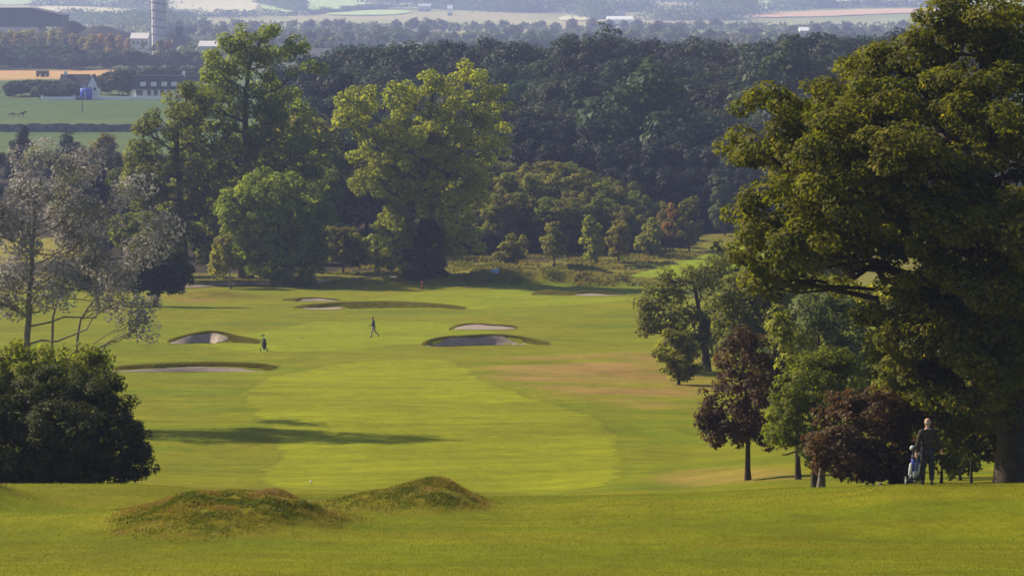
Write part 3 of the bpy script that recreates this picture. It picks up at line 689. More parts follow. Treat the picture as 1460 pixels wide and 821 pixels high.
hero('bright_ash', 'large bright green tree in the middle with lit ragged clumps and a forked dark trunk', 'tree', 602, 352,
     [(510, 150, 26, 30), (530, 180, 28, 24), (565, 140, 26, 22), (610, 125, 28, 24), (640, 150, 34, 30), (668, 105, 22, 18), (700, 145, 34, 20), (690, 175, 34, 26, 2), (600, 175, 44, 34, 2), (560, 185, 26, 26), (540, 220, 36, 22), (600, 225, 52, 32, 2),
      (660, 215, 44, 34, 2), (704, 210, 22, 18), (545, 260, 40, 28), (600, 275, 50, 32, 2), (655, 270, 38, 34, 2), (560, 325, 22, 28), (615, 320, 40, 32), (660, 320, 30, 28), (600, 360, 36, 28), (668, 345, 20, 14), (635, 350, 26, 26), (525, 250, 16, 16), (495, 170, 12, 16), (580, 230, 44, 30, -2), (620, 190, 46, 34, -2), (640, 250, 44, 34, -2), (585, 300, 36, 30, -2), (640, 300, 34, 30, -3), (560, 345, 20, 20, -2), (690, 195, 36, 28), (655, 185, 36, 30)],
     M_ASH, leaf=.27, clump=1.1, per=120, space=3.3, fill=.12, base_r=.8, path=[(602, 340), (608, 280), (610, 220), (612, 160), (620, 120)], nbr=130, seed=22, drop=.16, twig_r=.14, limb_r=.42)
hero('ivy_clump', 'dark ivy mass wrapped round the foot of the bright middle tree', 'ivy', 604, 349.5, [(602, 375, 30, 20), (595, 385, 22, 12), (618, 382, 20, 12), (612, 350, 22, 26)],
     M_DARKB, leaf=.25, clump=.6, per=60, base_r=.1, nbr=10, seed=23, low=1)
hero('round_dark_tree', 'small dark tree with a long shadow beside the path at left', 'tree', 223, 303,
     [(230, 395, 30, 22), (255, 385, 18, 24), (205, 385, 30, 20), (235, 370, 26, 20), (215, 410, 22, 12), (190, 400, 20, 16), (250, 408, 14, 12)],
     M_DARKB, leaf=.26, clump=.6, per=60, base_r=.3, nbr=30, seed=24, drop=.1)
hero('round_dark_tree', 'low dark tree half hidden by the silvery one', 'tree', 140, 303,
     [(140, 395, 34, 22), (120, 385, 28, 20), (160, 400, 24, 16)], M_DARKB, leaf=.26, clump=.6, per=50, base_r=.25, nbr=20, seed=25)
hero('birch_sapling', 'slim pale leaved sapling on a white stem at the wood edge', 'tree', 330, 346,
     [(322, 370, 20, 18), (318, 350, 13, 14), (332, 380, 14, 10), (310, 382, 12, 9)], M_OLIVE, leaf=.26, clump=.55, per=40, base_r=.12, bark=BARKPALE, nbr=20, seed=26, drop=.15)
for n_, (px, d, L, mt, lb) in enumerate([
    (490, 374, [(490, 350, 26, 24), (480, 335, 14, 12), (505, 365, 18, 16)], M_OLIVE, 'yellowish thorn bush between the round tree and the bright one'),
    (535, 378, [(535, 355, 22, 20), (550, 372, 18, 12)], M_OLIVE, 'brownish scrubby thorn bush left of the ivy covered trunk'),
    (790, 377, [(790, 345, 15, 22), (790, 330, 9, 12)], M_YOUNG, 'pale rounded sapling standing alone before the young wood'),
    (843, 384, [(843, 345, 12, 26), (841, 322, 8, 14), (850, 352, 10, 14)], M_ASH, 'narrow leaning light green sapling, second of the row'),
    (881, 388, [(881, 342, 15, 20), (885, 325, 9, 12)], M_YOUNG, 'neat oval sapling third along the rough grass'),
    (928, 394, [(928, 340, 14, 22), (932, 322, 8, 12), (918, 345, 10, 10)], M_YOUNG, 'scraggy olive sapling left of the orange one'),
    (958, 402, [(958, 302, 6, 11), (954, 330, 9, 12)], M_ORANGE, 'orange leaved sapling glowing among the green ones'),
    (982, 402, [(980, 320, 18, 28), (985, 295, 10, 16), (972, 338, 18, 12)], M_YOUNG, 'leafy grey green sapling right of the orange one'),
    (1032, 430, [(1030, 295, 16, 30), (1028, 268, 10, 14), (1042, 300, 10, 20)], M_GREY, 'tall pale sapling alone before the dark wood at right'),
    (215, 372, [(215, 330, 40, 26), (185, 330, 30, 22), (245, 350, 26, 20)], M_OLIVE, 'sunlit yellowish scrub below the wide dark tree'),
    (735, 380, [(735, 355, 16, 20), (722, 362, 14, 14)], M_OAK, 'dark scrub bush left of the lone pale sapling')]):
    hero('sapling', lb, 'tree', px, d, L, mt, leaf=.3, clump=.6, per=42, base_r=.12, nbr=20, seed=60 + n_, drop=.1, low=1)

# ------------------------------------------------------------------ repeated trees (prototypes, shared meshes)
PROTO = {}
def make_proto(key, kind, mat, seed, leaf, clump, per, Hn):
    R = np.random.RandomState(seed); lobes = []
    if kind == 'broad':
        for k in range(16):
            a = R.uniform(0, 6.28); h = R.uniform(.32, .88); rr = (1 - abs(h - .55) * 1.1) * .30
            lobes.append((np.array([math.cos(a) * rr * R.uniform(.5, 1), math.sin(a) * rr * R.uniform(.5, 1), h]) * Hn, np.array([.17, .17, .13]) * Hn * R.uniform(.7, 1.1)))
        lobes.append((np.array([0, 0, .9]) * Hn, np.array([.13, .13, .10]) * Hn))
    elif kind == 'pine':
        for k in range(9):
            h = .22 + .75 * k / 8; w = (.20 * (1 - (h - .2)) + .045)
            for q in range(3 if k < 6 else 1):
                a = R.uniform(0, 6.28); m_ = w * .6 if k < 6 else 0
                lobes.append((np.array([math.cos(a) * m_, math.sin(a) * m_, h * R.uniform(.96, 1.02)]) * Hn, np.array([w * .8, w * .8, .07]) * Hn))
    elif kind == 'young':
        for k in range(9):
            h = .25 + .68 * k / 8; w = .17 * (1 - abs(h - .5) * 1.2)
            a = R.uniform(0, 6.28); lobes.append((np.array([math.cos(a) * w * .6, math.sin(a) * w * .6, h]) * Hn, np.array([w, w, .11]) * Hn))
    elif kind == 'poplar':
        for k in range(7):
            h = .18 + .74 * k / 6; w = .13 * (1 - abs(h - .5) * .9)
            lobes.append((np.array([R.normal() * .02, R.normal() * .02, h]) * Hn, np.array([w, w, .10]) * Hn))
    elif kind == 'round':
        for k in range(7):
            a = R.uniform(0, 6.28); lobes.append((np.array([math.cos(a) * .28, math.sin(a) * .28, R.uniform(.35, .68)]) * Hn, np.array([.28, .28, .24]) * Hn * R.uniform(.7, 1.1)))
        lobes.append((np.array([0, 0, .68]) * Hn, np.array([.3, .3, .24]) * Hn))
    cm, cc = crown_mesh('crown', lobes, clump, per, leaf, R, mat, drop=.1, low=.8)
    tm = trunk_mesh('trunk', Hn * .02, [(0, 0, 0), (0, 0, Hn * .5), (0, 0, Hn * .85)], lobes[:6], cc, R, BARK, 8, .4, Hn * .005)
    PROTO[key] = (cm, tm, Hn)
for s_ in range(4):
    make_proto('broad%d' % s_, 'broad', M_WOOD, 100 + s_, .42, 1.5, 75, 22)
    make_proto('young%d' % s_, 'young', M_YOUNG, 120 + s_, .24, .6, 40, 10)
for s_ in range(3):
    make_proto('pine%d' % s_, 'pine', M_CONI, 110 + s_, .32, .95, 50, 14)
    make_proto('far%d' % s_, 'round', M_FAR, 130 + s_, 1.25, 1.9, 14, 12)
    make_proto('poplar%d' % s_, 'poplar', M_YELLOW, 140 + s_, .9, 1.3, 14, 14)
    make_proto('val%d' % s_, 'round', M_WOOD, 150 + s_, .8, 1.3, 20, 12)
make_proto('olive0', 'broad', M_OLIVE, 160, .5, 1.3, 34, 16); make_proto('olive1', 'broad', M_YOUNG, 161, .5, 1.3, 34, 16)
make_proto('bright0', 'broad', leafmat('green_woodland_leaf', (.02, .04, .022), (.065, .095, .045), None, .3, objvar=.1), 165, .6, 1.5, 34, 22)

def plant(key, name, px, d, pytop, label, cat, group, sx=1.0, R=rs, hmin=3.0):
    cm, tm, Hn = PROTO[key]
    x = slope(px, 300)[0] * d; z = ZC + H1(x, d)
    h = max(P(px, pytop, d)[2] - z, hmin); s = h / (Hn * .98)
    o = thing(name, (x, d, z - .1), label, cat, group, rz=R.uniform(0, 6.28))
    o.scale = (s * sx, s * sx, s)
    link('trunk', tm, o); link('crown', cm, o)
    return o
sil = [(150, 120), (420, 95), (450, 78), (480, 80), (530, 64), (590, 66), (620, 62), (700, 60), (760, 66), (800, 60), (830, 53), (870, 56), (910, 56), (950, 64), (980, 57), (1010, 62), (1080, 62), (1150, 56), (1200, 53), (1240, 58), (1280, 42), (1320, 60), (1400, 70), (1600, 70)]
sx_, sy_ = zip(*sil)
G1 = 'dark trees of the wood behind the golf course'
def row(keys, name, label, cat, group, p0, p1, step, d, topf, jit=6, dj=8, sxr=(.85, 1.15)):
    px = p0
    while px < p1:
        q = px + rs.uniform(-jit, jit) * .6
        plant(keys[rs.randint(len(keys))], name, q, d + rs.uniform(-dj, dj), topf(q) + rs.uniform(-jit, jit) * .6, label, cat, group, rs.uniform(*sxr))
        px += step * rs.uniform(.8, 1.2)
BR = ['broad0', 'broad1', 'broad2', 'broad3']
LB = 'dark broadleaf tree, one of many making up the wood behind the course'
row(BR, 'woodland_tree', LB, 'tree', G1, 440, 1420, 26, 600, lambda p: np.interp(p, sx_, sy_) + 3, 8, 14)
row(BR, 'woodland_tree', LB, 'tree', G1, 470, 1400, 34, 560, lambda p: np.interp(p, sx_, sy_) + 32, 14, 12)
row(BR, 'woodland_tree', LB, 'tree', G1, 440, 1400, 34, 525, lambda p: np.interp(p, sx_, sy_) + 62, 16, 10)
row(BR, 'woodland_tree', LB, 'tree', G1, 420, 1380, 34, 492, lambda p: np.interp(p, sx_, sy_) + 95, 16, 10)
row(['pine0', 'pine1', 'pine2'], 'pine_tree', 'dark conifer in the belt of pines below the wood', 'tree', 'conifers in front of the wood', 690, 1330, 15, 474, lambda p: 182, 10, 8, (1.0, 1.4))
row(['pine0', 'pine1', 'pine2'], 'pine_tree', 'dark conifer in the belt of pines below the wood', 'tree', 'conifers in front of the wood', 700, 1300, 15, 452, lambda p: 212, 10, 8, (1.0, 1.4))
row(['pine0', 'pine1', 'pine2'], 'pine_tree', 'dark conifer in the belt of pines below the wood', 'tree', 'conifers in front of the wood', 860, 1300, 16, 444, lambda p: 245, 8, 5, (1.0, 1.4))
YG = ['young0', 'young1', 'young2', 'young3']
LY = 'young yellow green tree packed in the plantation behind the rough grass'
row(YG, 'young_tree', LY, 'tree', 'young trees of the plantation', 655, 900, 9, 436, lambda p: 238 + max(0, p - 800) * .3, 8, 5, (1.05, 1.5))
row(YG, 'young_tree', LY, 'tree', 'young trees of the plantation', 660, 950, 9, 420, lambda p: 255 + max(0, p - 820) * .3, 8, 5, (1.05, 1.5))
row(YG, 'young_tree', LY, 'tree', 'young trees of the plantation', 675, 960, 9, 406, lambda p: 285 + max(0, p - 840) * .25, 10, 4, (1.05, 1.5))
# behind the big left trees
row(['olive0', 'olive1', 'broad0', 'broad1'], 'hedge_tree', 'mixed olive tree growing between the tall and the bright tree', 'tree', 'olive trees between the big ones', 430, 540, 22, 430, lambda p: 175 + (p - 430) * .2, 14, 20)
row(['olive0', 'olive1'], 'hedge_tree', 'mixed olive tree growing between the tall and the bright tree', 'tree', 'olive trees between the big ones', 440, 560, 22, 410, lambda p: 225, 14, 8)
row(BR, 'field_edge_tree', 'dark tree in the shady belt left of the tall trees', 'tree', 'shady belt of trees at left', 100, 330, 26, 470, lambda p: 232 - (p - 100) * .12, 10, 16)
row(['olive0', 'broad2', 'broad3', 'olive1'], 'field_edge_tree', 'dark tree in the shady belt left of the tall trees', 'tree', 'shady belt of trees at left', 115, 330, 26, 425, lambda p: 255 - (p - 100) * .1, 10, 12)
row(BR, 'field_edge_tree', 'dark tree in the shady belt left of the tall trees', 'tree', 'shady belt of trees at left', 150, 700, 26, 398, lambda p: 322, 12, 5, (1.2, 1.5))
row(['pine0', 'pine1', 'olive0', 'broad1'], 'hedge_tree', 'small tree along the near side of the stone wall field', 'tree', 'small trees below the walled field', -120, 180, 17, 560, lambda p: 215 + 10 * math.sin(p * .09), 9, 20, (.9, 1.2))
row(BR, 'hedge_tree', 'small tree along the near side of the stone wall field', 'tree', 'small trees below the walled field', -120, 130, 24, 500, lambda p: 262, 9, 12, (1, 1.3))
plant('pine0', 'pine_tree', 33, 575, 184, 'dark pointed pine against the green field at the far left', 'tree', None, 1.2)
plant('pine1', 'pine_tree', 98, 575, 188, 'dark bushy pine against the green field left of the wide tree', 'tree', None, 1.3)
plant('olive1', 'rowan_tree', 148, 560, 192, 'reddish brown tree top against the green field', 'tree', None, .9)
plant('bright0', 'woodland_tree', 925, 470, 92, 'largest pale green domed tree standing out in the dark wood', 'tree', None, 1.0)
plant('bright0', 'woodland_tree', 1120, 500, 62, 'greener broad tree in the wood just left of the sycamore top', 'tree', None, 1.0)
plant('bright0', 'woodland_tree', 868, 640, 42, 'feathery pale tree poking above the skyline of the wood', 'tree', None, .8)

# valley trees near the cottages
GV = 'trees round the cottages'
def vrow(keys, name, label, cat, group, p0, p1, step, d, top, jit=3, dj=12, sxr=(.8, 1.3)):
    row(keys, name, label, cat, group, p0, p1, step, d, (top if callable(top) else (lambda p: top)), jit, dj, sxr)
VK = ['val0', 'val1', 'val2']
vrow(VK, 'garden_tree', 'dark bushy tree left of the gabled cottage', 'tree', GV, 24, 104, 9, 1015, 114, 3, 8, (1.2, 1.7))
vrow(VK, 'garden_tree', 'dark tree in the clump between the two cottages', 'tree', 'clump between the cottages', 146, 196, 8, 1015, lambda p: 98 + abs(p - 172) * .35, 4, 8, (.8, 1.1))
vrow(VK, 'garden_bush', 'dark bush hiding the long side of the gabled cottage', 'bush', 'bushes before the gabled cottage', 62, 112, 7, 992, 119, 3, 3, (1.2, 1.6))
plant('val1', 'bush', 14, 1005, 128, 'small round bush on the field edge left of the cottages', 'bush', None, 1.3)
plant('val2', 'bush', -4, 1005, 126, 'dark bush on the field edge at the frame border', 'bush', None, 1.3)
vrow(VK, 'garden_tree', 'dark tree in the belt behind the white posted cottage', 'tree', 'belt behind the cottages', 190, 330, 10, 1120, 95, 4, 20, (1, 1.4))
vrow(VK, 'valley_tree', 'dark bluish tree in the belt beyond the golden field', 'tree', 'belt beyond the golden field', -150, 110, 9, 1420, 64, 3, 30, (1.1, 1.6))
vrow(VK, 'valley_tree', 'dark bluish tree in the belt beyond the golden field', 'tree', 'belt beyond the golden field', -150, 110, 9, 1390, 76, 3, 20, (1.1, 1.6))
vrow(VK, 'valley_tree', 'dark bluish tree in the belt beyond the golden field', 'tree', 'belt beyond the golden field', 108, 300, 10, 1400, 74, 6, 40, (1.0, 1.5))
vrow(['poplar0', 'poplar1', 'poplar2'], 'poplar_tree', 'yellowing poplar in front of the works sheds', 'tree', 'yellow poplars by the works', -60, 95, 9, 1520, 44, 4, 30, (.9, 1.4))
vrow(['poplar0', 'poplar1', 'poplar2'], 'poplar_tree', 'yellowing poplar in front of the works sheds', 'tree', 'yellow poplars by the works', 108, 200, 13, 1500, 52, 5, 30, (.9, 1.4))
for q in (232, 243): plant('poplar1', 'poplar_tree', q, 1500, 56, 'yellow poplar at the foot of the banded tower', 'tree', 'poplars at the tower foot', 1.3)
# far plain
FK = ['far0', 'far1', 'far2']
LFT = 'hazy tree on the far plain beyond the wood'
for (d, step, top) in [(1500, 19, 60), (1700, 20, 52), (1950, 22, 44), (2300, 23, 36), (2750, 25, 28)]:
    px = 245 if d > 1600 else 430
    while px < 1500:
        if vnoise(np.array([px / 60.0]), np.array([d / 300.0]), 5)[0] > -.45:
            plant(FK[rs.randint(3)], 'far_tree', px, d + rs.uniform(-90, 90), top + rs.uniform(-4, 5), LFT, 'tree', 'hazy trees of the far plain', rs.uniform(.75, 1.25), hmin=6)
        px += step * rs.uniform(.7, 1.3)

# hedgerows and little copses on the far hillside: uncountable at this distance
def hedge(name, pts, h, w, d0=2300, n=1, mat=M_FAR, leaf=2.6, dens=1.6, gapy=.0):
    Wp = np.array([W(a, b_, d0, 9000) for a, b_ in pts]); V = []; O = []
    for k in range(len(Wp) - 1):
        L = np.linalg.norm(Wp[k + 1] - Wp[k]); m = int(L * dens * w / 3) + 4
        t = rs.uniform(size=m); p = Wp[k] + (Wp[k + 1] - Wp[k]) * t[:, None]
        hh = h * (.6 + .7 * np.abs(vnoise(p[:, 0] / 22, p[:, 1] / 22, 19)))
        u = rs.uniform(0, 1, m)
        p = p + np.c_[rs.normal(size=m) * w * .35, rs.normal(size=m) * w * .5, np.zeros(m)]
        p[:, 2] = height(p[:, 0], p[:, 1]) + ZC + u * hh
        V.append(p); O.append(unit(rs.normal(size=(m, 3)) + [0, 0, .4]))
    p = np.concatenate(V); o = np.concatenate(O)
    v, f = leaves(p, o, leaf, rs)
    me = mesh_np(name, v, [f], [mat], False, fattr={'tint': rs.uniform(0, .8, len(p))})
    return tag(link(name, me), 'blue grey hedgerows and copses dividing the far hillside fields' if name == 'hedgerows' else None, 'hedge', kind='stuff')
def field(pts, col, d0=2200, off=1.2):
    """A field: a sheet draped over the hillside."""
    Wp = np.array([W(a, b_, d0, 9000)[:2] for a, b_ in pts])
    Wp = smooth_poly(Wp, 1)
    x0, y0 = Wp.min(0); x1, y1 = Wp.max(0)
    nx, ny = 60, 40
    X, Y = np.meshgrid(np.linspace(x0, x1, nx), np.linspace(y0, y1, ny))
    x = X.ravel(); y = Y.ravel()
    ins = poly_mask(x, y, Wp, .01) > .5
    z = height(x, y) + ZC + off
    i = np.arange(ny - 1)[:, None] * nx; j = np.arange(nx - 1)[None, :]
    f = np.stack([i + j, i + j + 1, i + nx + j + 1, i + nx + j], -1).reshape(-1, 4)
    f = f[ins[f].sum(1) >= 3]
    if not len(f): return
    me = mesh_np('field', np.c_[x, y, z], [f], [col], True); tag(link('field', me), kind='structure')
F_CREAM = simple('hazed_stubble', (.64, .60, .34), .95, .05, var=.08, scale=.01)  # far field colours: haze brightness painted in as a paler crop tone
F_GREEN = simple('hazed_pasture', (.46, .58, .24), .95, .05, var=.08, scale=.01)
F_PINK = simple('ripe_stubble', (.62, .40, .24), .95, .05, var=.08, scale=.01)
for pts, c in [([(-30, -6), (210, -6), (215, 6), (120, 8), (-30, 9)], F_GREEN), ([(45, 10), (120, 11), (200, 16), (196, 22), (100, 20), (50, 16)], F_CREAM),
               ([(240, -6), (370, -6), (366, 22), (300, 24), (240, 24)], F_CREAM), ([(372, -6), (520, -6), (530, 12), (440, 21), (372, 20)], F_GREEN),
               ([(180, 27), (300, 26), (300, 33), (185, 33)], F_GREEN), ([(440, 23), (520, 15), (600, 17), (560, 23)], F_GREEN),
               ([(640, -6), (745, -6), (740, 5), (660, 4)], F_GREEN), ([(735, 8), (815, 10), (790, 17), (738, 16)], F_GREEN), ([(780, 5), (930, 2), (905, 9), (800, 11)], F_CREAM),
               ([(945, 19), (1020, 16), (1018, 24), (950, 27)], F_PINK), ([(795, 24), (845, 22), (842, 30), (800, 31)], F_CREAM), ([(1055, 3), (1110, -6), (1190, 3), (1120, 16), (1062, 15)], F_GREEN),
               ([(1062, 20), (1180, 16), (1345, 13), (1345, 18), (1200, 24), (1070, 27)], F_PINK), ([(1180, -3), (1300, -3), (1300, 4), (1190, 5)], F_CREAM), ([(1250, 3), (1380, 1), (1375, 8), (1260, 9)], F_CREAM),
               ([(1350, 0), (1460, 0), (1460, 12), (1360, 12)], F_GREEN), ([(535, 8), (640, 8), (640, 12), (560, 14)], F_CREAM)]:
    field(pts, c)
HL = [([(45, 10), (110, 10), (200, 12)], 14, 10), ([(80, 8), (108, 8)], 55, 60), ([(198, 14), (215, 16)], 60, 60), ([(185, 24), (365, 25)], 10, 8), ([(240, 23), (440, 23)], 8, 8), ([(370, 4), (430, 18)], 26, 20), ([(440, 22), (560, 12), (640, 14)], 8, 8),
      ([(530, 4), (640, 4), (720, 8)], 40, 60), ([(640, 12), (740, 18)], 30, 60), ([(735, 6), (930, 12)], 9, 10), ([(740, 18), (930, 16)], 22, 30), ([(930, 0), (1060, 6)], 26, 40), ([(1020, 12), (1060, 22)], 30, 40), ([(1060, 17), (1345, 11)], 12, 12),
      ([(1110, 8), (1180, 12)], 26, 30), ([(1215, 8), (1345, 10)], 20, 20), ([(930, 30), (1060, 28)], 20, 40), ([(830, 18), (860, 28)], 26, 30), ([(100, 30), (250, 38)], 14, 40), ([(530, 0), (700, 0)], 20, 20)]
tot = []
for k, (pts, h, w) in enumerate(HL):
    o = hedge('hedgerows', pts, h, w)
    tot.append(o)
# join the hedgerow strips into one mesh of stuff
vv = []; ff = []; ti = []; off = 0
for o in tot:
    n = len(o.data.vertices); c = np.empty(n * 3, np.float32); o.data.vertices.foreach_get('co', c); vv.append(c.reshape(-1, 3)); ff.append(np.arange(n).reshape(-1, 4) + off); off += n
    t_ = np.empty(n // 4, np.float32); o.data.attributes['tint'].data.foreach_get('value', t_); ti.append(t_)
for o in tot: bpy.data.objects.remove(o)
me = mesh_np('hedgerows', np.concatenate(vv), [np.concatenate(ff)], [M_FAR], False, fattr={'tint': np.concatenate(ti)})
tag(link('hedgerows', me), 'blue grey hedgerows and copses dividing the far hillside fields', 'hedge', kind='stuff')

# low scrub filling the plain between the far trees
n_ = 26000; yy = rs.uniform(1480, 3000, n_) ; xx = rs.uniform(-.20, .20, n_) * yy
k = (vnoise(xx / 90, yy / 160, 33) > -.15) & ~((xx / yy < -.115) & (yy < 1650)); xx = xx[k]; yy = yy[k]
p = np.c_[xx, yy, height(xx, yy) + ZC + rs.uniform(0, 6, len(xx))]
v, f = leaves(p, unit(rs.normal(size=p.shape) + [0, 0, .5]), 3.2, rs)
tag(link('plain_scrub', mesh_np('plain_scrub', v, [f], [M_FAR], False, fattr={'tint': rs.uniform(0, .8, len(p))})), 'hazy scrub and hedges spread over the far plain', 'scrub', kind='stuff')

# ------------------------------------------------------------------ grass tufts
def tufts(name, label, xs, ys, h, w, mat, tint=None, off=0.0):
    n = len(xs); z = height(xs, ys) + ZC
    a = rs.uniform(0, 2 * math.pi, n); hh = h * rs.uniform(.5, 1.4, n); ww = w * rs.uniform(.6, 1.4, n)
    lean = rs.normal(size=(n, 2)) * hh[:, None] * .45 + np.array([.25, -.1]) * hh[:, None]
    b = np.c_[np.cos(a) * ww / 2, np.sin(a) * ww / 2, np.zeros(n)]
    c = np.c_[xs, ys, z - .01]
    v = np.stack([c - b, c + b, c + b * .5 + np.c_[lean * .45, hh * .6], c + np.c_[lean, hh]], 1).reshape(-1, 3)
    f = np.arange(4 * n).reshape(-1, 4)
    me = mesh_np(name, v, [f], [mat], False, fattr={'tint': tint if tint is not None else rs.uniform(0, 1, n)})
    return tag(link(name, me), label, 'grass', kind='stuff')
M_ROUGHG = leafmat('rough_grass_blade', (.075, .105, .006), (.24, .205, .026), (.25, .18, .05), .35, (1.1, 1.1, .6))
M_LAWN = leafmat('lawn_grass_blade', (.105, .128, .003), (.158, .168, .005), (.22, .19, .03), .4, (1.15, 1.2, .5))
xs = []; ys = []
for (cx, cy, wl, wr, sf, sb, h), cnt in zip(MOUNDS[:5], (38000, 11000, 19000, 5000, 200)):
    x = cx + rs.normal(size=cnt) * (wl + wr) / 2 * .72; y = cy + rs.normal(size=cnt) * (sf + sb) / 2 * .68
    k = (((x - cx) / np.where(x < cx, wl, wr)) ** 2 + ((y - cy) / np.where(y < cy, sf, sb)) ** 2) < 2.0 - 1.6 * rs.uniform(size=cnt) ** 2 + .8 * vnoise(x * 1.3, y * 1.3, 4)
    k &= vnoise(x * 2.2, y * 2.2, 71) > -.55
    xs.append(x[k]); ys.append(y[k])
xs = np.concatenate(xs); ys = np.concatenate(ys)
tt = np.clip(.45 + .75 * fbm(xs * 1.9, ys * 1.3, 15, 4) + rs.normal(size=len(xs)) * .12, 0, 1)
tufts('rough_grass', 'coarse straw and green tufts on the near mounds', xs, ys, .058, .028, M_ROUGHG, tt)
n_ = 220000; y = 47 + 33 * rs.uniform(size=n_) ** .9; x = rs.uniform(-.215, .215, n_) * y
z_ = height(x, y); k = np.ones(n_, bool)
tufts('lawn_grass', 'short mown grass of the near lawn', x[k], y[k], .034, .013, M_LAWN, np.clip(.4 + .35 * fbm(x * .2, y * .3, 25, 3) + rs.normal(size=n_) * .10, 0, .79))
# rough bank behind the green
n_ = 60000; y = rs.uniform(349, 402, n_); x = rs.uniform(-.09, .09, n_) * y
fm = poly_mask(x, y, RFAIR, .5)
k = (fm < .2) & (vnoise(x / 2.2, y / 2.2, 55) > -.1) & ((y > 353) | (x > -16)) & ~((x < -14) & (y < 372))
x = x[k]; y = y[k]
tufts('rough_grass', 'long tawny grass on the bank before the wood', x, y, .35, .25, M_ROUGHG, np.clip(.45 + .5 * fbm(x / 3, y / 3, 16, 3) + rs.normal(size=len(x)) * .2, 0, 1))
# short rough on the bunker ridges
xs = []; ys = []
for b in BUNK:
    n_ = 9000; s = rs.uniform(-.98, .98, n_); sm_ = sstep(b['s0'] - .12, b['s0'] + .12, s) * (1 - sstep(b['s1'] - .12, b['s1'] + .12, s)); v = rs.uniform(0, 1, n_); v = -(b['fw'] * .6 * sm_ + b['L'] * .5 * (1 - sm_)) * (1 - v) + b['back'] * .15 * v; kk_ = rs.uniform(size=n_) > .5 * (v > .3); s = s[kk_]; v = v[kk_]
    xs.append(b['cx'] + s * b['hw']); ys.append(b['y'] + b['curve'] * s * s + b['wob'] * np.sin(s * 5 + b['ph']) + v)
xs = np.concatenate(xs); ys = np.concatenate(ys)
tufts('ridge_grass', 'longer dark grass on the bunker ridges', xs, ys, .09, .10, leafmat('ridge_grass_blade', (.09, .10, .008), (.17, .165, .016), (.20, .15, .04), .4, (1.1, 1.1, .6)), None)

# ------------------------------------------------------------------ people
def skin(name, pts, edges, mat, parent, sub=2, root=0, loc=None):
    """pts: {key: (x, y, z, rx, ry)}; grown into one continuous surface, then baked."""
    keys = list(pts); ix = {k: i for i, k in enumerate(keys)}
    me = bpy.data.meshes.new(name)
    me.from_pydata([pts[k][:3] for k in keys], [(ix[a], ix[b]) for a, b in edges], []); me.update()
    o = bpy.data.objects.new(name, me); COL.objects.link(o)
    m = o.modifiers.new('skin', 'SKIN'); m.use_smooth_shade = True
    sv = me.skin_vertices[0].data
    for k in keys:
        r = pts[k][3:]; sv[ix[k]].radius = (r[0], r[1] if len(r) > 1 else r[0]); sv[ix[k]].use_root = (ix[k] == root)
    s = o.modifiers.new('sub', 'SUBSURF'); s.levels = sub; s.render_levels = sub
    dg = bpy.context.evaluated_depsgraph_get(); ev = o.evaluated_get(dg)
    nm = bpy.data.meshes.new_from_object(ev); nm.name = name
    bpy.data.objects.remove(o)
    nm.materials.clear(); nm.materials.append(mat)
    nm.polygons.foreach_set('use_smooth', [True] * len(nm.polygons))
    return link(name, nm, parent)

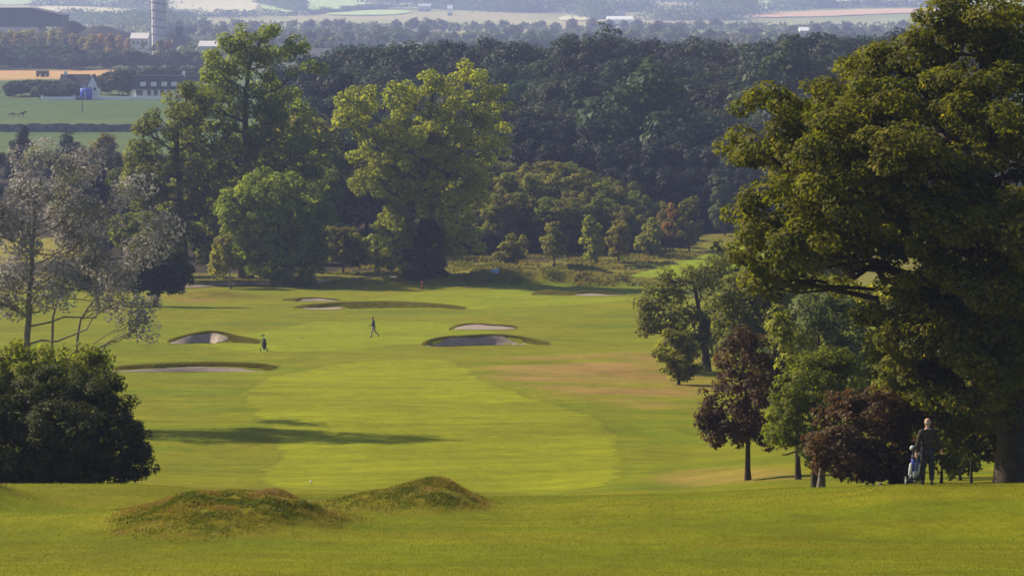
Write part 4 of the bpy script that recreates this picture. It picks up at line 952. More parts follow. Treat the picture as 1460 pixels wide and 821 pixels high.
SKINM = simple('skin_tone', (.46, .25, .17), .55, .3, var=.06)
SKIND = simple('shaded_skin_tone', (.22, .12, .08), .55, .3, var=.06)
HAIRG = simple('grey_hair', (.32, .29, .27), .8, .2, var=.2, scale=60)
HAIRD = simple('dark_hair', (.02, .015, .012), .8, .2)
JACK = simple('olive_tweed_jacket', (.045, .037, .024), .9, .1, var=.25, scale=25, bump=.3)
TROU = simple('charcoal_trousers', (.040, .040, .046), .9, .1, var=.2, scale=20)
COLLAR = simple('pale_blue_collar', (.30, .34, .48), .8, .2)
SHOE = simple('black_shoe', (.012, .012, .012), .4, .5)
NAVY = simple('navy_pullover', (.045, .045, .075), .9, .1, var=.2, scale=20)
KHAKI = simple('stone_trousers', (.34, .31, .24), .9, .1, var=.12, scale=20)
def person(loc, rz, label, J, jacket, trousers, skinm, hairm, hair, collar=None, sh=None, hmul=1.0):
    """J: wrist/elbow/knee/ankle positions for the pose; figure faces +Y."""
    o = thing('person', loc, label, 'person', rz=rz); o.scale = (hmul,) * 3
    hd = J.get('head', (0, .015)); hx, hy = hd; ln = J.get('lean', 0.0)
    b = {'pelvis': (0, 0, .95, .145, .10), 'waist': (0, .0 + ln * .3, 1.10, .135, .095), 'chest': (0, ln * .7, 1.30, .165, .11), 'upper': (0, ln, 1.40, .13, .085),
         'neck0': (0, ln + .005, 1.475, .062, .06), 'neck1': (hx * .5, ln + hy * .6, 1.53, .054, .056), 'skull0': (hx, ln + hy + .012, 1.585, .066, .080), 'skull1': (hx, ln + hy + .005, 1.65, .077, .098),
         'skull2': (hx, ln + hy - .002, 1.71, .068, .082), 'skull3': (hx, ln + hy - .005, 1.745, .035, .042), 'nose': (hx, ln + hy + .118, 1.635, .011, .012), 'noset': (hx, ln + hy + .095, 1.655, .012, .012)}
    E = [('pelvis', 'waist'), ('waist', 'chest'), ('chest', 'upper'), ('upper', 'neck0'), ('neck0', 'neck1'), ('neck1', 'skull0'), ('skull0', 'skull1'), ('skull1', 'skull2'), ('skull2', 'skull3'), ('skull1', 'noset'), ('noset', 'nose')]
    for s, sg in (('l', -1), ('r', 1)):
        el, wr = J['elbow_' + s], J['wrist_' + s]; kn, an, toe = J['knee_' + s], J['ankle_' + s], J['toe_' + s]
        b['sh_' + s] = (sg * .165, ln, 1.395, .062, .062); b['el_' + s] = (*el, .043, .043); b['wr_' + s] = (*wr, .028, .032)
        d = Vector(wr) - Vector(el); d.normalize(); hv = Vector(wr) + d * .05
        b['palm_' + s] = (*hv, .030, .042)
        E += [('upper', 'sh_' + s), ('sh_' + s, 'el_' + s), ('el_' + s, 'wr_' + s), ('wr_' + s, 'palm_' + s)]
        side = Vector((0, 1, 0)) - d * d.y; side.normalize(); nrm = d.cross(side)
        for q, (u, L) in enumerate([(-.030, .062), (-.010, .072), (.011, .075), (.031, .066)]):
            a = hv + side * u + d * .035; m_ = a + d * L * .55; e = m_ + (d * .6 + nrm * (-sg) * .8) * L * .5
            b[f'f{q}a{s}'] = (*a, .0095, .0095); b[f'f{q}b{s}'] = (*m_, .0085, .0085); b[f'f{q}c{s}'] = (*e, .007, .007)
            E += [('palm_' + s, f'f{q}a{s}'), (f'f{q}a{s}', f'f{q}b{s}'), (f'f{q}b{s}', f'f{q}c{s}')]
        a = hv + side * .042 - d * .01; e = a + (side * .6 + d * .6) * .035
        b['t0' + s] = (*a, .012, .012); b['t1' + s] = (*e, .009, .009); E += [('palm_' + s, 't0' + s), ('t0' + s, 't1' + s)]
        b['hip_' + s] = (sg * .088, 0, .89, .088, .09); b['kn_' + s] = (*kn, .055, .058); b['an_' + s] = (*an, .038, .040); b['toe_' + s] = (*toe, .034, .022)
        E += [('pelvis', 'hip_' + s), ('hip_' + s, 'kn_' + s), ('kn_' + s, 'an_' + s), ('an_' + s, 'toe_' + s)]
        b['ear_' + s] = (hx + sg * .083, ln + hy - .005, 1.645, .010, .020); E.append(('skull1', 'ear_' + s))
    skin('body', b, E, skinm, o)
    def up(p, a): return (p[0], p[1], p[2], p[3] + a, p[4] + a)
    j = {k: up(b[k], .028) for k in ('pelvis', 'waist', 'chest', 'upper')}; j['hem'] = (0, -.005, .79, .185, .145); j['neck0'] = (0, ln, 1.465, .080, .075)
    ej = [('hem', 'pelvis'), ('pelvis', 'waist'), ('waist', 'chest'), ('chest', 'upper'), ('upper', 'neck0')]
    for s in 'lr':
        j['sh_' + s] = up(b['sh_' + s], .022); j['el_' + s] = up(b['el_' + s], .026); w_ = b['wr_' + s]; j['wr_' + s] = (w_[0], w_[1], w_[2] + .01, .048, .048)
        ej += [('upper', 'sh_' + s), ('sh_' + s, 'el_' + s), ('el_' + s, 'wr_' + s)]
    skin('jacket', j, ej, jacket, o)
    tr = {'pelvis': up(b['pelvis'], .016)}; et = []
    for s in 'lr':
        a = J['ankle_' + s]; tr['hip_' + s] = up(b['hip_' + s], .02); tr['kn_' + s] = up(b['kn_' + s], .028); tr['an_' + s] = (a[0], a[1], a[2] + .005, .062, .066)
        et += [('pelvis', 'hip_' + s), ('hip_' + s, 'kn_' + s), ('kn_' + s, 'an_' + s)]
    skin('trousers', tr, et, trousers, o)
    for s in 'lr':
        a, c_ = J['ankle_' + s], J['toe_' + s]; dv = (Vector(c_) - Vector(a)); hl = Vector(a) - Vector((dv.x, dv.y, 0)) * .35; hl.z = min(a[2], c_[2] + .06) - .03 if a[2] < .12 else a[2] - .02
        skin('shoe', {'h': (*hl, .046, .040), 'm': (*(Vector(a) * .5 + Vector(c_) * .5), .052, .042), 't': (*c_, .050, .034), 't2': (*(Vector(c_) + dv * .25), .034, .022)}, [('h', 'm'), ('m', 't'), ('t', 't2')], SHOE, o)
    if hair == 'fringe':
        skin('hair', {'a': (hx - .070, ln + hy + .01, 1.63, .018, .03), 'b': (hx - .055, ln + hy - .06, 1.63, .026, .035), 'c': (hx, ln + hy - .082, 1.63, .035, .036), 'd': (hx + .055, ln + hy - .06, 1.63, .026, .035), 'e': (hx + .070, ln + hy + .01, 1.63, .018, .03)},
             [('a', 'b'), ('b', 'c'), ('c', 'd'), ('d', 'e')], hairm, o)
    else:
        skin('hair', {'a': (hx, ln + hy - .02, 1.64, .084, .088), 'b': (hx, ln + hy - .015, 1.72, .078, .092), 'c': (hx, ln + hy - .012, 1.765, .04, .045)}, [('a', 'b'), ('b', 'c')], hairm, o)
    if collar: skin('collar', {'a': (0, ln - .005, 1.478, .078, .072), 'b': (0, ln, 1.515, .068, .066)}, [('a', 'b')], collar, o)
    return o

gx_ = slope(1322, 690)[0] * 74.5; gp = (gx_, 74.5, H1(gx_, 74.5) + ZC)
person((gp[0], gp[1], gp[2]), math.radians(4), 'bald man seen from behind in an olive jacket and dark trousers, pulling a golf bag', dict(
    head=(0.0, .02), lean=.03, elbow_l=(-.26, -.02, 1.13), wrist_l=(-.33, -.16, .86), elbow_r=(.27, .02, 1.13), wrist_r=(.37, .10, .92),
    knee_l=(-.11, .05, .50), ankle_l=(-.12, .00, .10), toe_l=(-.14, .14, .035), knee_r=(.11, .02, .50), ankle_r=(.10, -.10, .11), toe_r=(.12, .05, .04)),
    JACK, TROU, SKINM, HAIRG, 'fringe', COLLAR, hmul=1.0)
wp = W(533, 481.5, 200, 300)
person((wp[0], wp[1], wp[2]), math.radians(90), 'golfer in a dark top and pale trousers striding left across the far grass', dict(
    head=(0.0, .03), lean=.05, elbow_l=(-.25, .06, 1.14), wrist_l=(-.24, .30, 1.06), elbow_r=(.25, -.06, 1.14), wrist_r=(.24, .10, .98),
    knee_l=(-.10, .17, .52), ankle_l=(-.10, .20, .09), toe_l=(-.11, .34, .035), knee_r=(.10, -.08, .52), ankle_r=(.10, -.42, .22), toe_r=(.11, -.36, .08)),
    NAVY, KHAKI, SKIND, HAIRD, 'full', None, hmul=1.02)

# ------------------------------------------------------------------ golf trolleys, bags, clubs
BLK = simple('black_fabric', (.015, .015, .018), .7, .3); BLUE = simple('royal_blue_fabric', (.035, .06, .33), .6, .3, var=.1); WHITEF = simple('white_fabric', (.62, .63, .68), .6, .3, var=.06)
STEEL = simple('grey_alloy', (.30, .30, .32), .35, .5, metal=.8); RUB = simple('tyre_rubber', (.015, .015, .015), .8, .3); RIMM = simple('pale_rim', (.45, .45, .45), .4, .5)
def trolley(loc, rz, label, bag_label, main, panel, facing=1, tilt=.35, sc_=1.0):
    """tilt leans the bag towards -Y (the handle side)."""
    o = thing('golf_trolley', loc, label, 'trolley', rz=rz); o.scale = (sc_,) * 3
    up = Vector((0, -math.sin(tilt), math.cos(tilt)))
    base = Vector((0, .10, .14))
    fr = MB(); top = base + up * 1.05; hnd = top + Vector((0, -.22, .06))
    fr.tube([base, base + up * .5, top, hnd], [.016] * 4, 8); fr.tube([base + up * .35 + Vector((0, .07, 0)), Vector((-.27, .12, .15))], .011, 6); fr.tube([base + up * .35 + Vector((0, .07, 0)), Vector((.27, .12, .15))], .011, 6)
    fr.tube([Vector((-.27, .12, .15)), Vector((.27, .12, .15))], .010, 6); fr.tube([base, base + Vector((0, -.02, -.13))], .014, 6)
    fr.build('frame', STEEL, o, True)
    h = MB(); h.tube([hnd + Vector((-.06, 0, 0)), hnd + Vector((.06, 0, 0))], .019, 8); h.build('handle', BLK, o, True)
    for sg in (-1, 1):
        w_ = MB(); w_.lathe([(.115, -.02), (.145, -.02), (.15, 0), (.145, .02), (.115, .02), (.115, -.02)], 24, (sg * .29, .12, .15), 'x'); wo = w_.build('wheel', RUB, o, True)
        r_ = MB(); r_.lathe([(.0, -.015), (.03, -.018), (.03, .018), (0, .015)], 14, (sg * .29, .12, .15), 'x'); r_.lathe([(.105, -.012), (.116, -.014), (.116, .014), (.105, .012), (.105, -.012)], 24, (sg * .29, .12, .15), 'x')
        for q in range(5):
            a = q * 2 * math.pi / 5; r_.tube([(sg * .29, .12, .15), (sg * .29, .12 + .11 * math.cos(a), .15 + .11 * math.sin(a))], .008, 5)
        r_.build('rim', RIMM, wo, True)
    # the bag strapped on the trolley
    M = o.matrix_basis.copy()
    g = thing('golf_bag', loc, bag_label, 'golf bag', rz=rz); g.scale = (sc_,) * 3
    off = Vector((0, .16, .04))
    def ring(t, rx, ry, n=20):
        c_ = base + off + up * t; fwd = Vector((0, math.cos(tilt), math.sin(tilt)))
        return [c_ + Vector((1, 0, 0)) * rx * math.cos(2 * math.pi * k / n) + fwd * ry * math.sin(2 * math.pi * k / n) for k in range(n)]
    def loft(rs_):
        m = MB(); n = 20; V = [p for r in rs_ for p in r]; m.add(V, [(i * n + k, i * n + (k + 1) % n, (i + 1) * n + (k + 1) % n, (i + 1) * n + k) for i in range(len(rs_) - 1) for k in range(n)] + [tuple(range(n))[::-1], tuple(range(len(V) - n, len(V)))]); return m
    loft([ring(0, .12, .10), ring(.02, .135, .115), ring(.30, .125, .11), ring(.60, .13, .112), ring(.80, .14, .12)]).build('body', main, g, True)
    loft([ring(.79, .150, .13), ring(.86, .155, .135), ring(.87, .145, .125)]).build('collar', BLK, g, True)
    loft([ring(-.01, .138, .118), ring(.06, .14, .12)]).build('base', BLK, g, True)
    fwd = Vector((0, math.cos(tilt), math.sin(tilt)))
    for sx__, nm in ((-1, 'side_pocket'), (1, 'side_pocket')):
        m = MB(); c_ = base + off
        m.tube([c_ + Vector((sx__ * .125, 0, 0)) + up * t for t in (.10, .14, .35, .55, .60)], [.02, .055, .065, .055, .02], 10); m.build(nm, panel, g, True)
    m = MB(); m.tube([base + off - fwd * .09 + up * t for t in (.08, .12, .32, .36)], [.03, .07, .08, .03], 12); m.build('front_pocket', panel, g, True)
    m = MB(); m.tube([base + off - fwd * .10 + up * t for t in (.42, .46, .66, .70)], [.02, .055, .055, .02], 12); m.build('ball_pocket', main, g, True)
    m = MB(); m.tube([base + off + Vector((.14, 0, 0)) + up * .75, base + off + Vector((.22, -.06, 0)) + up * .5, base + off + Vector((.14, 0, 0)) + up * .22], .015, 6); m.build('strap', BLK, g, True)
    # clubs standing in the bag
    for q, (ox, oy, L, kind) in enumerate([(-.07, .04, .27, 'head'), (.00, .05, .30, 'head'), (.07, .03, .22, 'iron'), (-.04, -.05, .20, 'iron'), (.05, -.05, .18, 'iron')]):
        c_ = base + off + Vector((ox, 0, 0)) + fwd * oy
        lab = {0: 'white covered driver leaning out at the left of ', 1: 'dark covered club, tallest in ', 2: 'iron at the right of ', 3: 'short iron in the near side of ', 4: 'shortest iron in the near side of '}[q]
        cl = thing('golf_club', loc, lab + ('the blue and white bag' if panel is WHITEF else 'the black bag on the far grass'), 'golf club', rz=rz); cl.scale = (sc_,) * 3
        e = c_ + up * (.86 + L) + Vector((ox * 1.2, 0, 0))
        s_ = MB(); s_.tube([c_ + up * .1, c_ + up * .8, e], .006, 6); s_.build('shaft', STEEL, cl, True)
        hm = MB()
        if kind == 'head': hm.tube([e + Vector((-.05, 0, -.05)), e + Vector((-.03, 0, .0)), e + Vector((0, 0, .04)), e + Vector((.05, 0, .05)), e + Vector((.075, 0, .035))], [.022, .045, .055, .045, .015], 10)
        else: hm.tube([e, e + Vector((.02, 0, .03)), e + Vector((.06, .01, .045))], [.010, .020, .016], 8)
        hm.build('clubhead', (WHITEF if q == 0 and panel is WHITEF else BLK) if kind == 'head' else STEEL, cl, True)
tp = (slope(1303, 690)[0] * 74.5, 74.5)
trolley((tp[0] + .02, tp[1] - .12, H1(tp[0] + .02, tp[1] - .12) + ZC), math.radians(8), 'two wheeled pull trolley held by the bald man', 'blue and white golf bag strapped to the pulled trolley', BLUE, WHITEF, tilt=.34, sc_=.78)
tp = W(376, 501, 180, 300)
trolley((tp[0], tp[1], tp[2]), math.radians(-6), 'two wheeled trolley left standing on the far grass', 'black golf bag on the trolley left standing alone', simple('black_navy_fabric', (.02, .02, .04), .7, .3), BLK, tilt=.12, sc_=.92)

# ------------------------------------------------------------------ markers
def marker(px, py, h, r, col, name, label, cat, dmin, dmax, head=None, prof=None):
    p = W(px, py, dmin, dmax); o = thing(name, p, label, cat)
    m = MB(); m.lathe([(0, -.05), (r, -.05), (r, h * .9), (r * .8, h), (0, h + r * .3)], 12); m.build('post', col, o, True)
    if head: head(o)
    return o
REDP = simple('faded_red_paint', (.42, .09, .05), .6, .3, var=.2, scale=8); WPAINT = simple('white_paint', (.75, .75, .72), .5, .4, var=.08); BPAINT = simple('pale_blue_paint', (.28, .38, .68), .5, .4, var=.1)
def cap(o): m = MB(); m.lathe([(.07, .80), (.13, .84), (.14, .90), (.08, .96), (0, .98)], 12); m.build('cap', REDP, o, True)
marker(602, 413, .85, .075, REDP, 'marker_post', 'faded red marker post beside the ivy covered trunk', 'post', 330, 360, cap)
p = W(443, 688, 56, 160)
o = thing('tee_marker', p, 'tiny pale tee marker on the rim of the lawn between the mounds', 'marker')
m = MB(); m.lathe([(0, -.02), (.030, -.02), (.045, .02), (.045, .05), (.025, .085), (0, .095)], 14); m.build('marker_head', WPAINT, o, True); m = MB(); m.lathe([(0, -.12), (.012, -.12), (.012, 0)], 8); m.build('spike', STEEL, o)
p = W(431, 483, 200, 300); o = thing('hole_pin', p, 'short dark pin in the mown green near the striding golfer', 'pin')
m = MB(); m.lathe([(0, -.05), (.02, -.05), (.02, .22), (0, .25)], 8); m.build('pin', BLK, o, True)
p = W(706, 390, 330, 420); o = thing('blue_box', (p[0], p[1], p[2]), 'small pale blue shelter box on the rough bank', 'box')
m = MB(); m.box(-.42, .42, -.3, .3, .05, .42); m.build('box_body', BPAINT, o, bevel=.02); m = MB(); m.prism([(-.48, .42), (.48, .42), (.40, .55), (-.40, .55)], -.36, .36); m.build('lid', BPAINT, o); m = MB(); m.box(-.38, -.3, -.25, .25, -.2, .05); m.box(.3, .38, -.25, .25, -.2, .05); m.build('feet', BLK, o)
marker(710, 398, .6, .05, REDP, 'short_post', 'short rusty post below the pale blue box', 'post', 330, 420)
for (px, py, lb) in [(1255, 690, 'pale stone half hidden under the copper tree'), (1288, 688, 'grey stone beside the front wheel of the pulled trolley')]:
    p = W(px, py, 68, 90); R = np.random.RandomState(px); me = bpy.data.meshes.new('stone'); bmv = MB()
    bmv.lathe([(0, -.05), (.09, -.04), (.11, .03), (.08, .09), (.03, .12), (0, .12)], 11); o = bmv.build('stone', STONE, None, True); o.location = p; tag(o, lb, 'stone')

# ------------------------------------------------------------------ horses
def horse(px, py, d, s, face, label, mat, down=False):
    x = slope(px, py)[0] * d; o = thing('horse', (x, d, H1(x, d) + ZC), label, 'horse', rz=math.radians(-90 if face > 0 else 90)); o.scale = (s,) * 3
    hz_ = .75 if down else 1.52; hy_ = 1.30 if down else 1.18
    b = {'croup': (0, -.55, 1.22, .26, .27), 'belly': (0, -.1, 1.13, .28, .30), 'chest': (0, .45, 1.18, .25, .32), 'neck': (0, .78, 1.27 if not down else 1.05, .14, .22), 'neck2': (0, 1.02, 1.43 if not down else .88, .12, .18), 'poll': (0, hy_, hz_, .09, .12), 'muzzle': (0, hy_ + .38, hz_ - .25, .055, .07),
         'ear1': (.05, hy_ - .05, hz_ + .18, .02, .02), 'ear2': (-.05, hy_ - .05, hz_ + .18, .02, .02)}
    E = [('croup', 'belly'), ('belly', 'chest'), ('chest', 'neck'), ('neck', 'neck2'), ('neck2', 'poll'), ('poll', 'muzzle'), ('poll', 'ear1'), ('poll', 'ear2')]
    for k, (sg, dy) in enumerate([(-1, .08), (1, -.08)]):
        n = 'f%d' % k; b.update({n + 'e': (sg * .15, .48, .88, .10, .12), n + 'k': (sg * .15, .50 + dy, .50, .06, .06), n + 'p': (sg * .15, .50 + dy * 1.6, .14, .04, .045), n + 'h': (sg * .15, .53 + dy * 1.6, .04, .055, .05)})
        E += [('chest', n + 'e'), (n + 'e', n + 'k'), (n + 'k', n + 'p'), (n + 'p', n + 'h')]
        n = 'b%d' % k; b.update({n + 's': (sg * .15, -.45, .90, .13, .17), n + 'c': (sg * .15, -.75 - dy, .52, .065, .07), n + 'p': (sg * .15, -.70 - dy, .14, .042, .045), n + 'h': (sg * .15, -.66 - dy, .04, .055, .05)})
        E += [('croup', n + 's'), (n + 's', n + 'c'), (n + 'c', n + 'p'), (n + 'p', n + 'h')]
    skin('body', b, E, mat, o, sub=1)
    skin('tail', {'a': (0, -.82, 1.28, .04, .04), 'b': (0, -.95, 1.05, .06, .06), 'c': (0, -.95, .60, .04, .04)}, [('a', 'b'), ('b', 'c')], SHOE, o, sub=1)
    m = MB(); m.tube([(0, .62, 1.50 if not down else 1.35), (0, .90, 1.56 if not down else 1.16), (0, hy_ - .1, hz_ + .12)], [.04, .05, .03], 6); m.build('mane', SHOE, o, True)
BAY = simple('dark_bay_coat', (.025, .015, .010), .6, .3)
horse(30, 166, W(30, 168, 600, 1200)[1], 1.15, 1, 'dark brown horse walking right with raised head in the valley field', BAY)
horse(16, 166, W(16, 167, 600, 1200)[1], .95, 1, 'smaller dark horse grazing left of the walking one', BAY, True)

# ------------------------------------------------------------------ cottages
WALLW = simple('whitewashed_wall', (.80, .80, .82), .8, .2, var=.08, scale=.6); SLATE = simple('dark_slate_roof', (.035, .032, .045), .7, .3, var=.25, scale=.5, bump=.2); GLASS = simple('dark_window_glass', (.02, .025, .035), .12, .6, var=.1); WHT = simple('white_woodwork', (.85, .85, .87), .6, .3, var=.05)
NAVYP = simple('blue_tank_paint', (.02, .07, .50), .5, .4, var=.12, scale=.6)
def U(px): return slope(px, 140)[0]
dH = 1000.0; k = MPP(dH)
def gz_at(px, d): x = slope(px, 140)[0] * d; return x, H1(x, d) + ZC
# gabled cottage: roof ridge runs left-right, gable faces right/near
x, z = gz_at(112, dH); o = thing('gabled_cottage', (x, dH, z), 'white gabled cottage with a long dark roof half hidden by bushes', 'house')
Zt = P(112, 106, dH)[2] - z; Ze = P(112, 120, dH)[2] - z; w0 = (88 - 112) * k; w1 = (129 - 112) * k
m = MB(); m.box(w0, w1, -3.5, 3.5, -.5, Ze); m.build('wall', WALLW, o)
m = MB(); m.prism([(-4.1, Ze - .1), (4.1, Ze - .1), (0, Zt)], w0 - .2, w1 + .1, 'x'); m.build('roof', SLATE, o)
m = MB(); m.box(w1 + .0, w1 + 3.4, -6.5, 0, -.5, Ze - .2); m.prism([(w1 + .0, Ze - .2), (w1 + 3.4, Ze - .2), (w1 + 1.7, Zt - .2)], -6.5, 0); m.build('gable_wing', WALLW, o)
m = MB(); xc = w1 + 1.7
for sg in (-1, 1): m.add([(xc, -6.8, Zt + .1), (xc + sg * 2.4, -6.8, Ze - 1.0), (xc + sg * 2.4, .2, Ze - 1.0), (xc, .2, Zt + .1), (xc, -6.8, Zt - .25), (xc + sg * 2.15, -6.8, Ze - 1.1), (xc + sg * 2.15, .2, Ze - 1.1), (xc, .2, Zt - .25)], [(0, 1, 2, 3), (7, 6, 5, 4), (0, 4, 5, 1), (3, 2, 6, 7), (1, 5, 6, 2)])
m.build('wing_roof', SLATE, o)
for xx_, zz, w_, h_ in ((w1 + .9, 3.2, .8, 1.1), (w1 + 2.5, 3.2, .8, 1.1), (w1 - 2.5, 2.9, 1.0, 1.1)):
    yy_ = -6.55 if xx_ > w1 else -3.55
    m = MB(); m.box(xx_ - w_ / 2 - .12, xx_ + w_ / 2 + .12, yy_ - .06, yy_ + .03, zz - h_ / 2 - .12, zz + h_ / 2 + .12); f_ = m.build('window', WHT, o); m = MB(); m.box(xx_ - w_ / 2, xx_ + w_ / 2, yy_ - .10, yy_ - .07, zz - h_ / 2, zz + h_ / 2); m.build('pane', GLASS, f_)
m = MB(); m.box(w0 + 1, w0 + 2, -.5, .5, Zt - .6, Zt + 1.0); m.build('chimney', WALLW, o)
# blue tank
x, z = gz_at(123, 985); o = thing('blue_tank', (x, 985, z), 'blue cylindrical tank standing in front of the gabled cottage', 'tank')
hT = P(123, 127, 985)[2] - z; m = MB(); m.lathe([(0, 0), (2.05, 0), (2.05, hT), (1.9, hT + .15), (0, hT + .35)], 28); m.build('shell', NAVYP, o, True)
m = MB(); 
for q in (.3, .62): m.lathe([(2.06, hT * q), (2.12, hT * q), (2.12, hT * q + .12), (2.06, hT * q + .12)], 28)
m.build('hoop', NAVYP, o); m = MB(); m.box(-.25, -.18, -2.3, -2.2, 0, hT); m.box(.18, .25, -2.3, -2.2, 0, hT); [m.box(-.2, .2, -2.28, -2.22, .4 + .5 * q, .45 + .5 * q) for q in range(int(hT / .5) - 1)]; m.build('ladder', WHT, o)
# cottage with dormers and white posts
x, z = gz_at(225, dH); o = thing('veranda_cottage', (x, dH, z), 'long dark roofed cottage with white dormers and white veranda posts', 'house')
Zr = P(225, 108, dH)[2] - z; Zm = P(225, 127, dH)[2] - z; a0 = (191 - 225) * k; a1 = (262 - 225) * k
m = MB(); m.box(a0, a1, -2.2, 5, -.5, Zm); m.build('wall', WALLW, o)
m = MB(); m.prism([(-4.2, Zm - .15), (-3.9, Zm + .1), (-.6, Zr), (3.2, Zr), (5.4, Zm)], a0 - .3, a1 + .3, 'x'); m.build('roof', SLATE, o)
for px in (206, 221, 236, 250):
    c_ = (px - 225) * k; zb = P(px, 122.5, dH)[2] - z; zt = P(px, 116.5, dH)[2] - z
    m = MB(); m.box(c_ - .85, c_ + .85, -3.7, -.5, zb, zt); dm = m.build('dormer', WHT, o); m = MB(); m.box(c_ - .62, c_ + .62, -3.76, -3.72, zb + .2, zt - .2); m.build('pane', simple('bright_dormer_blind', (.62, .64, .72), .4, .5), dm)
    m = MB(); m.prism([(c_ - 1.0, zt + .002), (c_ + 1.0, zt + .002), (c_ + .9, zt + .2), (c_ - .9, zt + .2)], -3.8, -.4); m.build('dormer_roof', SLATE, dm)
for px in (192, 209, 219, 228, 237, 247, 258):
    c_ = (px - 225) * k; m = MB(); m.box(c_ - .16, c_ + .16, -4.1, -3.78, -.3, Zm - .16); m.build('post', WHT, o)
m = MB(); m.box(a0, a1, -4.1, -2.2, -.3, .25); m.build('veranda_floor', WALLW, o)
for px, wd in ((200, 2.2), (214, 1.2), (224, 1.5), (233, 1.5), (243, 1.5)):
    c_ = (px - 225) * k; m = MB(); m.box(c_ - wd / 2 - .1, c_ + wd / 2 + .1, -2.26, -2.21, .6, 2.7); f_ = m.build('window', WHT, o); m = MB(); m.box(c_ - wd / 2, c_ + wd / 2, -2.31, -2.27, .7, 2.6); m.build('pane', GLASS, f_)
m = MB(); m.box(a1 - .5, a1 + .5, 0, 1, Zr - .5, Zr + 1.4); m.build('chimney', WHT, o)
# white garden walls
for (p0, p1, lb) in ((60, 106, 'short white garden wall left of the blue tank'), (133, 262, 'long low white garden wall before the white posted cottage')):
    x, z = gz_at(p0, 985); x1_, z1_ = gz_at(p1, 985); L = x1_ - x; o = thing('garden_wall', (x, 985, min(z, z1_) - .2), lb, 'wall')
    m = MB(); m.box(.41, L - .41, -.15, .15, 0, 1.15); m.build('wall', WHT, o); m = MB(); m.box(.41, L - .41, -.2, .2, 1.152, 1.25); m.build('coping', WHT, o)
    for e in ([0, L] + ([L * .42] if L > 20 else [])): m = MB(); m.box(e - .4, e + .4, -.4, .4, 0, 1.5); m.prism([(e - .45, 1.502), (e + .45, 1.502), (e, 1.9)], -.45, .45); m.build('pier', WHT, o)
# utility pole
WOODP = simple('weathered_pole', (.10, .085, .07), .9, .1)
x, z = gz_at(117, 880); o = thing('utility_pole', (x, 880, z), 'thin wooden utility pole in the field in front of the blue tank', 'pole')
m = MB(); hp = P(117, 137, 880)[2] - z; m.tube([(0, 0, -.5), (0, 0, hp)], [.17, .12], 8); m.build('pole', WOODP, o, True); m = MB(); m.box(-.8, .8, -.06, .06, hp - .5, hp - .35); m.build('crossarm', WOODP, o)
for sg in (-.7, 0, .7): m = MB(); m.lathe([(0, 0), (.05, 0), (.06, .08), (.04, .16), (0, .18)], 8, (sg, 0, hp - .35)); m.build('insulator', WHT, o, True)
# stone wall across the valley field
pts = [W(px, 188, 500, 1200) for px in np.linspace(-200, 300, 60)]
V = []; Fs = []
zt_ = [P(730, 176, p[1])[2] for p in pts]
for q, p in enumerate(pts):
    hh = 2.0 + rs.uniform(-.25, .25); zz = p[2]
    V += [(p[0], p[1] - .7, zz - .5), (p[0], p[1] - .45, zz + hh), (p[0], p[1] + .45, zz + hh), (p[0], p[1] + .7, zz - .5)]
for q in range(len(pts) - 1):
    for e in range(3): Fs.append((q * 4 + e, (q + 1) * 4 + e, (q + 1) * 4 + e + 1, q * 4 + e + 1))
me = bpy.data.meshes.new('stone_wall'); me.from_pydata(V, [], Fs); me.update(); me.materials.append(simple('grey_field_stone', (.13, .125, .13), .9, .1, var=.45, scale=.7, bump=.5)); tag(link('stone_wall', me), 'long grey stone wall crossing the valley field below the horses', 'wall')
# machines in the golden field
for (px, w_, lb) in ((57, 1.5, 'left one of the two dark farm trailers in the golden field'), (65, 1.4, 'right one of the two dark farm trailers, beside the thin post')):
    p = W(px, 110, 950, 1800); d_ = min(p[1], 1330); x_, z_ = gz_at(px, d_) ; o = thing('farm_trailer', (slope(px, 110)[0] * d_, d_, H1(slope(px, 110)[0] * d_, d_) + ZC), lb, 'trailer')
    m = MB(); m.box(-w_, w_, -1.2, 1.2, 1.0, 1.2); m.box(-w_, w_, -1.2, -1.1, 1.2, 2.6); m.box(-w_, w_, 1.1, 1.2, 1.2, 2.6); m.box(-w_, -w_ + .1, -1.1, 1.1, 1.2, 2.6); m.box(w_ - .1, w_, -1.1, 1.1, 1.2, 2.6); m.build('box_body', simple('dull_red_brown_paint', (.09, .05, .04), .7, .3), o)
    for sx__ in (-.6, .6):
        for sy__ in (-1, 1): m = MB(); m.lathe([(0, -.15), (.5, -.15), (.5, .15), (0, .15)], 14, (0, 0, 0)); w2 = m.build('wheel', RUB, o); w2.rotation_euler = (math.pi / 2, 0, 0); w2.location = (sx__ * w_, sy__ * 1.35, .5)
    m = MB(); m.tube([(w_, 0, 1.05), (w_ + 1.3, 0, .8)], .06, 6); m.build('drawbar', STEEL, o)
x_, z_ = gz_at(66.5, 1300); o = thing('thin_post', (x_ , 1300, z_), 'thin dark post in the golden field', 'post'); m = MB(); hp = P(66, 101, 1300)[2] - z_; m.tube([(0, 0, -.5), (0, 0, hp)], [.2, .14], 6); m.build('pole', WOODP, o, True); m = MB(); m.box(-.7, .7, -.06, .06, hp - .5, hp - .35); m.build('crossarm', WOODP, o)

